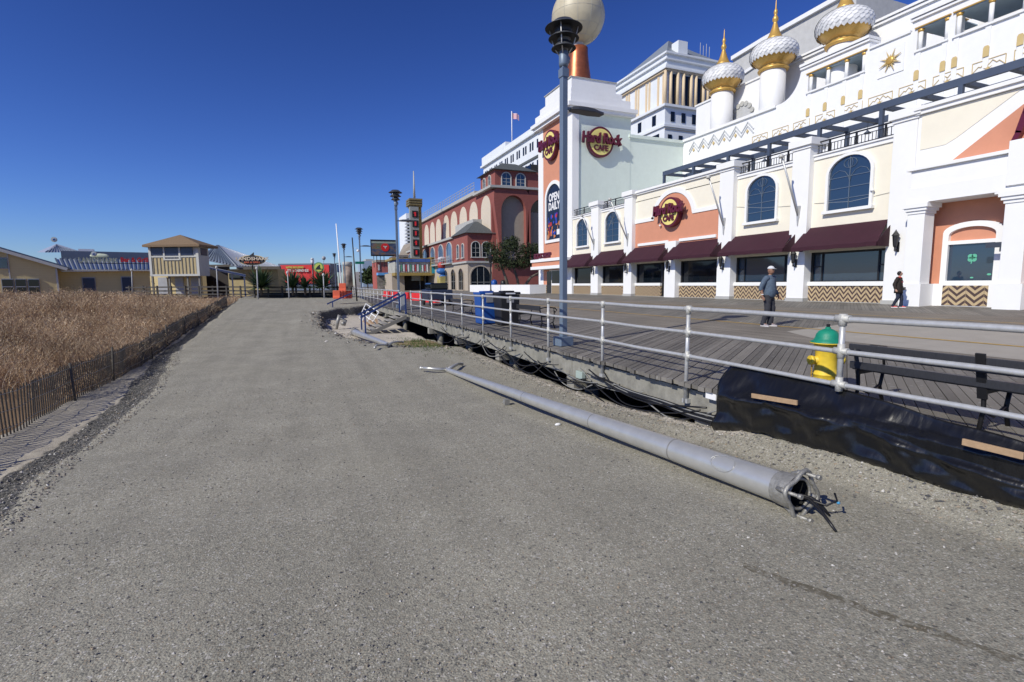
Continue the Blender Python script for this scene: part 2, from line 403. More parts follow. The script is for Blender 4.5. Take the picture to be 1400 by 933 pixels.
path = t.mix(1.0, path, t.ramp(t.noise(1.3, 4, .6, t.mapv(rot=(0, 0, .06), scale=(1.6, .07, 1))), [(.35, .9), (.62, 1.05)]), 'MULTIPLY')
path = t.mix(t.math('MULTIPLY', t.ramp(huge, [(.45, 0), (.65, 1)]), .3), path, (.3, .28, .22))
# a scraped line crossing the lower right corner
a0 = onZ(1015, 762, .42); a1 = onZ(1400, 902, .46)
dv = (a1 - a0); L = math.hypot(dv.x, dv.y); ux, uy = dv.x / L, dv.y / L
o = t.xyz()
side = t.math('ADD', t.math('MULTIPLY', o[0], -uy), t.math('MULTIPLY', o[1], ux)); side = t.math('SUBTRACT', side, -uy * a0.x + ux * a0.y)
along = t.math('SUBTRACT', t.math('ADD', t.math('MULTIPLY', o[0], ux), t.math('MULTIPLY', o[1], uy)), ux * a0.x + uy * a0.y)
wob = t.math('MULTIPLY', t.math('SUBTRACT', t.noise(9, 3), .5), .06)
trk = t.math('MULTIPLY', t.math('LESS_THAN', t.math('ABSOLUTE', t.math('ADD', side, wob)), .034), t.math('MULTIPLY', t.math('GREATER_THAN', along, 0.0), t.ramp(t.noise(22, 4), [(.4, 0), (.55, 1)])))
path = t.mix(t.math('MULTIPLY', trk, .8), path, (.11, .095, .065))
sandc = t.mix(t.ramp(t.noise(30, 5, .7), [(.3, 0), (.7, 1)]), (.47, .42, .35), (.62, .57, .49))
sandc = t.mix(t.math('MULTIPLY', t.math('GREATER_THAN', vr[0], .92), .6), sandc, (.2, .18, .15)); sandc = t.mix(1.0, sandc, t.ramp(t.noise(3.5, 6, .75), [(.3, .72), (.65, 1.08)]), 'MULTIPLY')
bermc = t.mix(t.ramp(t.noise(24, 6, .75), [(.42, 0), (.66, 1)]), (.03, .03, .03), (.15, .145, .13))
bermc = t.mix(t.math('MULTIPLY', t.math('GREATER_THAN', vr[1], .9), .7), bermc, (.42, .4, .36))
turfc = t.mix(big, (.16, .1, .055), (.3, .2, .11))
dirtc = t.mix(t.ramp(t.noise(3.2, 6, .7), [(.45, 0), (.58, 1)]), (.3, .22, .13), (.06, .085, .02))
jag = t.math('SUBTRACT', t.noise(7, 5, .7), .5)
def mask(n, k=1.3): return t.ramp(t.math('ADD', t.attr(n), t.math('MULTIPLY', jag, k)), [(.42, 0), (.58, 1)])
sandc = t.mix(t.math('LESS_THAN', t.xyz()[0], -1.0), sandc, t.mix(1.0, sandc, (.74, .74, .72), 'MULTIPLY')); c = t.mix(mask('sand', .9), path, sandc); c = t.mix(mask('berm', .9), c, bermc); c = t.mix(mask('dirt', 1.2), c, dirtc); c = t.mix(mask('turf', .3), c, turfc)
t.l(c, t.b.inputs['Base Color']); t.b.inputs['Roughness'].default_value = .95; t.b.inputs['Specular IOR Level'].default_value = .25
t.bump(t.math('ADD', t.math('MULTIPLY', fine, .3), t.math('ADD', t.math('MULTIPLY', mid, .5), t.math('MULTIPLY', t.voro(85, 'Distance'), -.5))), .6, .012)
me.materials.append(gm)

# loose stones, far too many to count: one mesh
oct_v = np.array([(1, 0, 0), (0, 1, 0), (-1, 0, 0), (0, -1, 0), (0, 0, .7), (0, 0, -.5)]); oct_f = np.array([(0, 1, 4), (1, 2, 4), (2, 3, 4), (3, 0, 4), (1, 0, 5), (2, 1, 5), (3, 2, 5), (0, 3, 5)])
def stones(name, pts, sizes, m, label, cat):
    n = len(pts); vs = []; 
    rot = rng.uniform(0, 6.28, n); st = rng.uniform(.6, 1.5, (n, 3)); tl = rng.uniform(-.5, .5, n)
    base = oct_v[None] * st[:, None, :] * sizes[:, None, None]
    base += rng.normal(0, .16, base.shape) * sizes[:, None, None]
    cx, sx = np.cos(rot)[:, None], np.sin(rot)[:, None]
    x = base[..., 0] * cx - base[..., 1] * sx; y = base[..., 0] * sx + base[..., 1] * cx
    z = base[..., 2] + x * tl[:, None] * .5
    vv = np.stack([x, y, z], -1) + pts[:, None, :]
    ff = oct_f[None] + (np.arange(n) * 6)[:, None, None]
    me = bpy.data.meshes.new(name); me.from_pydata(vv.reshape(-1, 3).tolist(), [], ff.reshape(-1, 3).tolist())
    at = me.attributes.new('rnd', 'FLOAT', 'POINT'); at.data.foreach_set('value', np.repeat(rng.uniform(0, 1, n), 6))
    me.materials.append(m); o = bpy.data.objects.new(name, me); col.objects.link(o); return tag(o, label, cat, kind='stuff')
sm = bpy.data.materials.new('stone_mix'); t = NT(sm)
t.l(t.ramp(t.attr('rnd'), [(0, (.06, .062, .066)), (.3, (.17, .16, .15)), (.6, (.24, .225, .2)), (.82, (.3, .24, .17)), (.95, (.42, .4, .37)), (1, (.62, .6, .56))]), t.b.inputs['Base Color']); t.b.inputs['Roughness'].default_value = .85
P = []; Z = []
for _ in range(26000):
    d = 1.8 + 11 * rng.random() ** 1.9; a = R(-24 + 88 * rng.random()); x = d * math.sin(a); y = d * math.cos(a)
    if x > 4.6 or x < -2.6: continue
    if nz(x, y, .7, 31) + .5 * rng.random() < .02: continue
    s = (.0022 + .0045 * rng.random() ** 3) * (1 + .1 * d); P.append((x, y, ground(x, y)[0] + s * .25)); Z.append(s)
for _ in range(9000):
    y = 3.5 + 17 * rng.random() ** 1.3; x = interp(y, XLP) - .8 * rng.random() + .12; s = .005 + .014 * rng.random() ** 3; P.append((x, y, ground(x, y)[0] + s * .3)); Z.append(s)
for _ in range(7000):
    y = 1 + 15 * rng.random(); x = 4.78 - abs(rng.normal(0, .3)); s = .005 + .012 * rng.random() ** 2.5; P.append((x, y, ground(x, y)[0] + s * .3)); Z.append(s)
for _ in range(1500):
    y = 16 + 18 * rng.random(); x = interp(y, XRP) + rng.normal(0.25, .4); s = .012 + .05 * rng.random() ** 3
    if x < 4.6: P.append((x, y, ground(x, y)[0] + s * .3)); Z.append(s)
stones('loose_gravel', np.array(P), np.array(Z), sm, 'loose grey stones scattered over the gravel path and its edges', 'gravel')

# ---------------------------------------------------------------- boardwalk
A55 = R(90 - 55)
PL_A = planks_mat('planks_a', A55, .102, (.12, .112, .098), (.225, .21, .182)); 
PL_L = planks_mat('planks_l', R(90), .11, (.155, .136, .11), (.25, .225, .185), .05)
PL_B = planks_mat('planks_b', A55, .105, (.13, .122, .106), (.245, .23, .198))
PAINT = mat('yellow_line_paint', (.5, .32, .07), .7, var=.35, scale=9); CONC = mat('concrete_patch', (.37, .345, .3), .85, var=.12, scale=2, bump=.3, bscale=40)
bd = bpy.data.materials.new('deck_boards'); t = NT(bd)
v = t.mapv(rot=(0, 0, -A55)); g = t.noise(16, 5, .7, t.mapv(scale=(.12, 1, 1), vec=v))
k = t.math('ADD', t.math('MULTIPLY', t.attr('rnd'), .6), t.math('MULTIPLY', g, .4))
c = t.mix(k, (.085, .078, .068), (.24, .222, .194)); c = t.mix(1.0, c, t.ramp(t.noise(.9, 5), [(.3, .85), (.7, 1.15)]), 'MULTIPLY')
c = t.mix(t.math('MULTIPLY', t.math('GREATER_THAN', t.xyz(t.voro(30))[0], .97), .5), c, (.3, .29, .27))
t.l(c, t.b.inputs['Base Color']); t.b.inputs['Roughness'].default_value = .7; t.bump(g, .35, .006)
bw = thing('boardwalk', None, None); tag(bw, kind='structure')
vs = []; fs = []; rn = []
dx, dy = math.sin(R(55)), math.cos(R(55)); sp = .102 / dx; y = -9.0; xa, xb = 4.72, 8.7
while y < 70:
    w_ = .094 / dx; x0 = xa + random.uniform(-.035, .03); z0 = random.uniform(-.004, .004); b = len(vs)
    def yy(x, o): return y + o + (x - xa) * dy / dx
    for zz in (-.055, 0):
        for x, o in ((x0, 0), (xb, 0), (xb, w_), (x0, w_)): vs.append((x, yy(x, o), dz(x) + z0 + zz))
    fs += [tuple(b + i for i in f) for f in ((0, 3, 2, 1), (4, 5, 6, 7), (0, 1, 5, 4), (1, 2, 6, 5), (2, 3, 7, 6), (3, 0, 4, 7))]; rn += [random.random()] * 8; y += sp
me = bpy.data.meshes.new('boards'); me.from_pydata(vs, [], fs); me.attributes.new('rnd', 'FLOAT', 'POINT').data.foreach_set('value', rn); me.materials.append(bd)
o = bpy.data.objects.new('deck_boards', me); col.objects.link(o); o.parent = bw
def sheet(name, pts, m, lift=0, par=None):
    q = M(); n = len(pts); q.add([(x, y, dz(x) + lift) for x, y in pts], [tuple(range(n))]); return q.build(name, m, par)
def band(name, x0, x1, m, lift=0, y0=-12, y1=260): return sheet(name, [(x0, y0), (x1, y0), (x1, y1), (x0, y1)], m, lift, bw)
band('far_near_boards', 4.72, 8.7, PL_A, -.003, 70.2, 260)
band('lane_boards', 8.7, 11.35, PL_L); band('diagonal_boards', 11.35, 13.9, PL_B); band('lane_boards', 13.9, 17.2, PL_L); band('diagonal_boards', 17.2, 60, PL_B)
band('painted_line', 11.3, 11.4, PAINT, .006); band('painted_line', 15.5, 15.56, PAINT, .006)
sheet('concrete_patch', [(9.75, -6), (9.9, 7.6), (10.5, 8.7), (14.2, 9.1), (14.4, -6)], CONC, .004, bw)
sheet('painted_line', [(11.3, -6), (11.4, -6), (11.4, 8.7), (11.3, 8.7)], PAINT, .010, bw)
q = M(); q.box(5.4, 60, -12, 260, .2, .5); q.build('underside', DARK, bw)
# fascia beams and pile stubs on the seaward edge
q = M()
for i in range(14): q.box(4.84, 4.98, 4.72 + i * 4.1, 4.72 + (i + 1) * 4.1 - .015, .33, .69)
for i in range(30): q.box(4.9, 8, 5 + i * 2.0, 5.1 + i * 2.0, .45, .735)
q.build('edge_beam', BEAM, bw, bevel=.008)
q = M()
for i, y in enumerate((5.0, 8.6, 12.7, 16.8, 20.9, 29, 33, 37, 41)):
    q.lathe(5.3, y + .2, [(.15, -1.2), (.15, .32)], 12); q.box(4.76, 5.5, y, y + .28, .1, .33)
q.box(4.66, 4.95, 4.44, 4.7, .52, .7)
q.build('pile', BEAM, bw, bevel=.01)

# ---------------------------------------------------------------- pipe railing
rl = thing('pipe_railing', 'long galvanised three-rail pipe railing along the seaward edge of the boardwalk', 'railing', (4.8, 3.4, .8))
PY = [-.94, 1.2] + [3.36 + 2.14 * i for i in range(11)] ; PY2 = [28.1 + 2.14 * i for i in range(14)]
def rail_run(y0, y1, ztops, dipx=0):
    for z, r in zip(ztops, (.028, .024, .024)):
        q = M(); n = max(2, int((y1 - y0) / 1.07)); q.tube([(4.8 + .006 * math.sin(i * 1.7), y0 + (y1 - y0) * i / n, z + .006 * math.sin(i * 2.3 + z) + .0012 * (y0 + (y1 - y0) * i / n)) for i in range(n + 1)], r, 12); q.build('rail', GALV, rl)
rail_run(-.94, 24.9, (1.78, 1.465, 1.14)); rail_run(28.0, 56, (1.78, 1.465, 1.14))
for y in PY + PY2:
    q = M(); tz = 1.79 + .0012 * y; lx = random.uniform(-.012, .012)
    z_ = .5 if y > 4.7 else 1.09
    q.tube([(4.8 + lx, y, z_), (4.8, y, tz)], .027, 12)
    if y > 4.7: q.box(4.77, 4.84, y - .05, y + .05, .5, .56)
    p = q.build('post', GALV, rl)
    for z, r in ((1.78, .037), (1.465, .034), (1.14, .034)):
        q = M(); z += .0012 * y; q.tube([(4.8, y - .07, z), (4.8, y + .07, z)], r, 10); q.tube([(4.8, y, z - .07), (4.8, y, z + (.07 if z < 1.7 else .045))], r * .98, 10)
        q.build('pipe_fitting', GALVC, p)

# ---------------------------------------------------------------- black sheeting over the open edge
tm = bpy.data.materials.new('black_sheeting'); t = NT(tm)
t.b.inputs['Base Color'].default_value = (.007, .007, .0075, 1); t.b.inputs['Roughness'].default_value = .3; t.b.inputs['IOR'].default_value = 1.55
h = t.math('ADD', t.noise(2.6, 2, .5, t.mapv(rot=(.5, 0, 0), scale=(1, 2.4, .6))), t.math('MULTIPLY', t.noise(16, 2, .5, t.mapv(rot=(.6, 0, 0), scale=(1, 1.6, .5))), .12)); cr = t.math('ABSOLUTE', t.math('SUBTRACT', t.noise(2.6, 2, .5, t.mapv(rot=(.45, 0, 0), scale=(1, 2.0, .5))), .5)); cr2 = t.math('ABSOLUTE', t.math('SUBTRACT', t.noise(11, 2, .5, t.mapv(rot=(-.5, 0, 0), scale=(1, 1.6, .6))), .5)); h = t.math('ADD', t.math('MULTIPLY', h, .55), t.math('ADD', t.math('MULTIPLY', cr, .45), t.math('MULTIPLY', cr2, .09))); t.bump(h, .6, .05)
q = M(); n, k = 150, 34; vs = []
for i in range(n + 1):
    y = 4.78 - 6.6 * i / n
    top = interp(-y, [(-4.78, 1.1), (-4.5, 1.14), (-3.6, 1.12), (-3.1, 1.07), (-2.4, .99), (-1.5, .93), (0, .9), (2, .9)]) + .02 * nz(0, y, 2.4, 2)
    bot = ground(4.84, y)[0] - .1
    for j in range(k + 1):
        s = j / k; z = top + (bot - top) * s
        drop = top - z; x = 4.845 if drop < .02 else 4.845 - .16 * min(1, (drop - .02) / .3); x += .16 * max(0, s - .75) / .25
        x += (-.02 - .15 * abs(nz(y * 1.1 + s * 1.6, s * .5, 1.0, 5)) ** .7 + .07 * abs(nz(y * 2.7 - s * 2.6, s * .5, 1.1, 8)) ** .7 - .03 * abs(nz(y * 7 + s * 4, s * .8, 1.0, 12))) * min(1, s * 2.5) + .012 * nz(y * 8 - s * 5, s * 1.5, 1.1, 4) * min(1, s * 4)
        x -= .05 * math.exp(-((s - .42 - .06 * math.sin(y * 1.3)) / .05) ** 2)
        if i < 8: x -= .05 * (1 - i / 8) * math.sin(s * 9)
        if z < .87 and s < .8: x = min(x, 4.655)
        vs.append((x, y + .04 * nz(y * 2, s * 3, 1, 3), z))
q.add(vs, [(i * (k + 1) + j, (i + 1) * (k + 1) + j, (i + 1) * (k + 1) + j + 1, i * (k + 1) + j + 1) for i in range(n) for j in range(k)], 0, True)
o = q.build('plastic_sheeting', tm); tag(o, 'black plastic sheeting draped below the railing down to the gravel', 'tarp')
sd = o.modifiers.new('s', 'SOLIDIFY'); sd.thickness = .004
for a, b, lb in (((1028, 541), (1090, 551), 'short pale wooden batten pinning the black sheeting near its left end'), ((1316, 604), (1400, 624), 'long pale wooden batten pinning the black sheeting at the right edge')):
    pa = onX(*a, 4.56); pb = onX(*b, 4.56)
    q = M(); q.bar(pa, pb, .022, .05); tag(q.build('wooden_batten', WOODN, bevel=.003), lb, 'batten')

# ---------------------------------------------------------------- fallen light poles
def pole_mesh(nm, lb, base, tip, r0, r1, arms, seed):
    base = Vector(base); tip = Vector(tip); rt = thing(nm, lb, 'light pole', base); d = (tip - base).normalized(); sdv = d.cross(Vector((0, 0, 1))).normalized(); u = sdv.cross(d)
    n = 14; L = (tip - base).length
    q = M()
    for t0, t1 in ((0, .14), (.142, .3), (.302, .52), (.522, 1)):
        q.tube([base + d * L * (t0 + (t1 - t0) * i / 5) for i in range(6)], [r0 + (r1 - r0) * (t0 + (t1 - t0) * i / 5) ** .9 for i in range(6)], 28, cap=False)
    for t0 in (.141, .301, .521):
        rr = r0 + (r1 - r0) * t0 ** .9; q.tube([base + d * (L * t0 - .012), base + d * (L * t0 + .012)], rr * .985, 28, mi=1, cap=False)
    q.tube([base + d * (L - .01), base + d * (L + .02)], r1 * 1.05, 16)
    pl = q.build('shaft', [ALU, CAST], rt)
    # oval hand-hole cover
    q = M(); c = base + d * .62; nn = (u * .62 - sdv * .78); wv = nn.cross(d).normalized(); ring = []
    rr = r0 * .97
    for a in range(20):
        t_ = 2 * PI * a / 20; th = math.sin(t_) * .62; ring.append((c + d * (.13 * math.cos(t_)), th))
    out = [p + (nn * math.cos(th) + wv * math.sin(th)) * (rr + .004) for p, th in ring]
    q.tube(out + [out[0]], .0022, 6, cap=False); q.build('hand_hole_cover', ALU, pl)
    # cast base flange, open ring with four ears
    q = M()
    q.tube([base + d * .12, base + d * .02], [r0 * 1.03, r0 * 1.09], 28, mi=0, cap=False)
    q.tube([base + d * .02, base - d * .04], [r0 * 1.09, r0 * 1.1], 28, mi=0, cap=False)
    def corner(a, f): return base - d * .07 + (sdv * math.cos(a) + u * math.sin(a)) * r0 * f
    pts = []
    for i in range(32):
        a = 2 * PI * i / 32 + .5; f = 1.1 + .42 * abs(math.cos(2 * (a - .5 - PI / 4))) ** 2.5; pts.append(corner(a, f))
    q.tube(pts + [pts[0]], .017, 8, cap=False)
    inn = [base - d * .05 + (sdv * math.cos(2 * PI * i / 24) + u * math.sin(2 * PI * i / 24)) * r0 * .93 for i in range(25)]
    q.tube(inn, .012, 6, cap=False)
    for i in range(4):
        a = .5 + PI / 4 + i * PI / 2; q.tube([base + d * .04 + (sdv * math.cos(a) + u * math.sin(a)) * r0 * 1.05, corner(a, 1.4)], .018, 6)
    fl = q.build('base_flange', CAST, rt)
    q = M()
    q.tube([base + d * .35, base - d * .03], r0 * .9, 24, cap=False); q.tube([base + d * .34, base + d * .345], r0 * .9, 24)
    q.build('dark_inside', DARK, rt)
    for i in range(3):
        a = .5 + PI / 4 + i * PI / 2; c = corner(a, 1.3); q = M(); q.tube([c + d * .07, c - d * .09], .014, 8); q.tube([c - d * .09, c - d * .12], .02, 6); q.build('anchor_bolt', CAST, fl)
    for a_ in arms:
        q = M(); q.tube(a_, [.045, .04, .036, .034], 10); q.ball(a_[-1], .045); q.build('arm', ALU, rt)
    return rt, base, d, sdv, u
zb = ground(3.5, 2.72)[0]
Bp = Vector((3.47, 2.74, zb + .155)); Tp = Vector((3.17, 12.1, ground(3.17, 12.1)[0] + .06))
T1 = Tp
rt, b_, d_, s_, u_ = pole_mesh('fallen_light_pole', 'tall grey aluminium light pole lying on the gravel with its broken base towards us', Bp, Tp, .126, .056,
    [[T1, T1 + Vector((-.2, -.02, .03)), T1 + Vector((-.42, .08, .05)), T1 + Vector((-.57, .3, .04))], [T1, T1 + Vector((.2, .1, .06)), T1 + Vector((.42, .5, .04)), T1 + Vector((.6, .72, .0))]], 1)
q = M()
for k, (e, s2, z2) in enumerate((((-.52, -.06, -.1), .12, .02), ((-.46, .03, -.06), .15, .05))):
    P0 = b_ + d_ * .3; ce = onZ(1143 - 9 * k, 727 - 22 * k, zb + .014); c0 = b_ + s_ * (.03 * k) - u_ * .02; c1 = b_ - d_ * .1 + s_ * (.04 + .03 * k) - u_ * .03; P = [P0, c0, c1, c1.lerp(ce, .4) + Vector((0, 0, .02)), c1.lerp(ce, .75) + Vector((0, 0, .01)), ce]
    q.tube(P, [.014, .014, .014, .013, .012, .009], 8)
q.tube([b_ + d_ * .1 + s_ * .03, b_ - d_ * .08 + s_ * .05 - u_ * .04, b_ - d_ * .2 + s_ * .1 - u_ * .06, b_ - d_ * .24 + s_ * .16 - u_ * .02, b_ - d_ * .2 + s_ * .19 + u_ * .02], .008, 6)
cb = q.build('torn_wire', CABLE, rt)
q = M(); q.tube([b_ - d_ * .24 + s_ * .16 - u_ * .04, b_ - d_ * .255 + s_ * .17 - u_ * .03], .01, 8); q.build('wire_nut', mat('sky_blue_plastic', (.06, .28, .5), .5), cb)
q = M(); c = b_ + d_ * 5.4 - s_ * .12; c.z = ground(c.x, c.y)[0] + .05; q.box(c.x - .05, c.x + .04, c.y - .05, c.y + .05, c.z - .04, c.z + .05); q.build('bracket', CAST, rt)
b2 = Vector((2.1, 24.4, ground(2.1, 24.4)[0] + .17)); t2 = Vector((2.62, 17.9, ground(2.62, 17.9)[0] + .09))
pole_mesh('fallen_light_pole', 'smaller-looking grey light pole lying at the foot of the blue-railed steps', b2, t2, .15, .075,
    [[t2, t2 + Vector((.15, .1, .05)), t2 + Vector((.35, .22, .06)), t2 + Vector((.58, .35, .03))], [t2, t2 + Vector((-.15, -.2, .02)), t2 + Vector((-.4, -.2, .03)), t2 + Vector((-.52, -.65, .0))]], 2)

# cables, box and litter along the beam
rr = random.Random(3)
def cable(P, r, m): q = M(); q.tube(P, r, 6); return tag(q.build('loose_cable', m), 'loose cable drooping in tangles below the boardwalk edge', 'cable', 'loose cables hanging below the boardwalk')
for i in range(26):
    y0 = 4.7 + rr.random() ** 1.2 * 13; L = rr.uniform(1.4, 3.6); x = rr.uniform(4.69, 4.81); z0 = rr.uniform(.3, .58); z1 = rr.uniform(.25, .6); sag = rr.uniform(.1, .32); n = 12
    P = [(x + .02 * math.sin(j * .7 + i) - .03 * math.sin(PI * j / n), y0 + L * j / n, z0 + (z1 - z0) * j / n - sag * math.sin(PI * j / n) + .012 * math.sin(j * .9 + i * 1.7)) for j in range(n + 1)]
    cable(P, rr.uniform(.007, .013), CABLE if i % 6 else CABLEW)
for i in range(7):
    y0 = 7.6 + rr.random() * .5; n = 14; y1 = 4.3 + .25 * rr.random(); ga = ground(4.86, 4.6)[0]
    P = [(4.74 + .04 * i / 7 + .03 * math.sin(j), y0 + (y1 - y0) * j / n, .5 + (ga + .03 + .02 * i - .5) * (j / n) ** .7 - .05 * math.sin(PI * j / n)) for j in range(n + 1)]
    cable(P, .009 + .003 * (i % 2), CABLE if i not in (2, 5) else CABLEW)
q = M(); p = onX(973, 541, 4.76); q.box(4.74, 4.82, p.y - .09, p.y + .09, p.z - .05, p.z + .05); tag(q.build('utility_box', WHT, bevel=.006), 'small white utility box fixed to the beam by the sheeting', 'utility box')
q = M(); p = onX(795, 512, 4.8); q.box(4.74, 4.82, p.y - .12, p.y + .12, p.z - .08, p.z + .06); tag(q.build('junction_box', mat('grey_green_box', (.35, .42, .38), .6), bevel=.006), 'grey-green junction box among cables below the boardwalk', 'junction box')
q = M(); p = onZ(763, 586, .1); q.ball((p.x, p.y, ground(p.x, p.y)[0] + .015), (.05, .03, .02), 8, 5); tag(q.build('litter', WHT), 'crumpled white scrap on gravel left of fallen pole', 'litter')
q = M(); p = onZ(871, 549, .1); q.bar((p.x, p.y, ground(p.x, p.y)[0] + .03), (p.x + .12, p.y + .06, ground(p.x, p.y)[0] + .05), .03, .02); tag(q.build('plastic_scrap', ORANGE), 'small orange plastic scrap in the gravel below the beam', 'litter')
# ---------------------------------------------------------------- street lamps
def make_lamp(label):
    t = thing('street_lamp', label, 'street lamp', (0, 0, 0), 'louvered street lamps along the boardwalk edge')
    q = M(); q.box(-.16, .16, -.16, .16, 0, .2); q.build('base', LAMPB, t, bevel=.012)
    q = M(); q.box(-.062, .062, -.062, .062, .2, 5.72); q.build('post', LAMPB, t, bevel=.008)
    q = M(); q.box(-.078, .078, -.078, .078, 5.5, 5.66); q.lathe(0, 0, [(.085, 5.7), (.1, 5.76), (.1, 5.98), (.08, 6.0)], 16); q.lathe(.1, 0, [(.04, 5.8), (.05, 5.88), (.03, 5.93)], 8); q.build('collar', LAMPB, t)
    q = M(); q.lathe(0, 0, [(.07, 5.95), (.1, 6.1), (.17, 6.32), (.2, 6.5)], 20); q.build('lamp_cone', LAMPD, t)
    for z, r in ((6.05, .25), (6.24, .31), (6.44, .38)):
        q = M(); q.lathe(0, 0, [(r, z), (r * .99, z + .01), (r * .75, z + .06), (r * .5, z + .14), (r * .48, z + .135), (r * .73, z + .05), (r, z)], 28); q.build('louver', LAMPD, t)
    for k in range(4):
        a = PI / 4 + k * PI / 2; q = M(); q.tube([(.07 * math.cos(a), .07 * math.sin(a), 5.9), (.2 * math.cos(a), .2 * math.sin(a), 6.1), (.3 * math.cos(a), .3 * math.sin(a), 6.47)], .012, 6); q.build('rod', GALV, t)
    a = M(); a.tube([(.05, 0, 4.9), (.2, 0, 4.92)], .03, 8); ar = a.build('bracket_arm', LAMPB, t)
    q = M(); q.prism([(.16, -.07, 4.88), (.3, -.13, 4.88), (.7, -.15, 4.88), (.98, -.08, 4.88), (.98, .08, 4.88), (.7, .15, 4.88), (.3, .13, 4.88), (.16, .07, 4.88)], (0, 0, .06)); q.ball((.55, 0, 4.94), (.38, .13, .06), 12, 6); q.build('lamp_head', LAMPD, ar, bevel=.015)
    return t
L0 = make_lamp('tall louvered street lamp standing nearest, on the boardwalk by the pipe railing'); L0.location = (5.14, 9.75, dz(5.14)); L0.rotation_euler.z = R(6)
for (x, y), lb in zip(((5.05, 29.6), (5.05, 49.7), (5.05, 69.0), (5.05, 90)), ('second nearest louvered street lamp, standing by the blue-railed steps', 'third louvered street lamp, just right of the leaning black pole', 'fourth louvered street lamp, right of the leaning white mast', 'farthest and smallest louvered street lamp, left of the white mast')):
    dup(L0, (x, y, dz(5.05)), 0, lb)

# ---------------------------------------------------------------- fire hydrant
hx, hy = 5.75, 4.2; hz = dz(hx)
h = thing('fire_hydrant', 'yellow fire hydrant with a green bonnet standing on the boardwalk behind the railing', 'fire hydrant', (hx, hy, hz))
q = M(); q.lathe(hx, hy, [(.16, hz), (.16, hz + .03), (.13, hz + .035), (.13, hz + .2), (.137, hz + .205), (.137, hz + .22), (.125, hz + .225), (.12, hz + .3), (.12, hz + .5), (.135, hz + .52), (.135, hz + .575)], 28)
q.build('barrel', YEL2, h)
q = M(); q.lathe(hx, hy, [(.178, hz + .59), (.18, hz + .6), (.145, hz + .62), (.13, hz + .65), (.12, hz + .69), (.095, hz + .725), (.055, hz + .748), (.03, hz + .755), (.028, hz + .775), (.0, hz + .778)], 28)
b = q.build('bonnet', GRN2, h)
q = M(); q.lathe(hx, hy, [(.13, hz + .575), (.18, hz + .58), (.182, hz + .59), (.175, hz + .594)], 28); q.build('flange', YEL2, h)
q = M(); q.lathe(hx, hy, [(.02, hz + .77), (.02, hz + .81), (.0, hz + .81)], 5, 0, False); q.build('operating_nut', BLACKM, b)
for dx_, dy_ in ((-.93, .37), (.93, -.37)):
    n = Vector((dx_, dy_, 0)); c = Vector((hx, hy, hz + .38)); q = M(); q.tube([c, c + n * .16], .045, 14); q.tube([c + n * .16, c + n * .2], .055, 14); q.tube([c + n * .2, c + n * .225], .022, 5); q.build('nozzle_cap', YEL2, h)
n = Vector((-.93, .37, 0)); c = Vector((hx, hy, hz + .32)) + n * .17; q = M()
for i in range(17): q.ball((c.x + .004 * math.sin(i * 2), c.y, c.z - .018 * i), (.008, .008, .012), 6, 4)
q.build('chain', mat('rust_yellow', (.5, .28, .03), .6), h)

# ---------------------------------------------------------------- benches
IRON = BLACKM; SLAT = mat('dark_bench_slat', (.035, .036, .042), .4, var=.3, scale=20, stretch=(1, 6, 1))
def make_bench(label, L, back=True, group='black slatted benches on the boardwalk'):
    """runs along local y, faces local +x"""
    t = thing('park_bench', label, 'bench', (0, 0, 0), group)
    for y in [-L / 2 + .06, L / 2 - .06] + ([0] if L > 2 else []):
        q = M()
        q.tube([(-.12, y, 0), (-.07, y, .2), (-.09, y, .42), (-.16, y, .62)] if back else [(-.25, y, 0), (-.16, y, .2), (-.2, y, .42)], .02, 6)
        q.tube([(.34, y, 0), (.28, y, .18), (.33, y, .38)], .02, 6); q.bar((-.1, y, .36), (.36, y, .38), .035, .04)
        q.tube([(-.1, y, .2), (.1, y, .12), (.28, y, .2)], .014, 6)
        if y: q.tube([(-.13, y, .6), (.1, y, .63), (.34, y, .6), (.4, y, .54), (.35, y, .48), (.3, y, .54)], .018, 6); q.tube([(.33, y, .38), (.3, y, .6)], .015, 6)
        else: q.bar((-.19, y, .7), (-.1, y, .3), .07, .02, up=(1, 0, 0))
        q.build('bench_frame', IRON, t)
    for k in range(5): q = M(); q.bar((-.06 + .09 * k, -L / 2, .4), (-.06 + .09 * k, L / 2, .4), .075, .03); q.build('seat_slat', SLAT, t, bevel=.006)
    if back:
        for x, z, hh in ((-.155, .6, .13), (-.125, .44, .075)): q = M(); q.bar((x, -L / 2, z), (x, L / 2, z), .035, hh); q.build('back_slat', SLAT, t, bevel=.006)
    return t
B0 = make_bench('black iron and slat bench with its back to the railing beside the yellow hydrant', 2.3); B0.location = (5.5, 2.5, dz(5.5))
B1 = make_bench('black wrought-iron bench between the lamp post and the black bin', 1.7, True); B1.location = (6.3, 13.9, dz(6.3))
dup(B1, (6.3, 21.6, dz(6.3)), 0, 'black wrought-iron bench farther off, left of the blue bin')

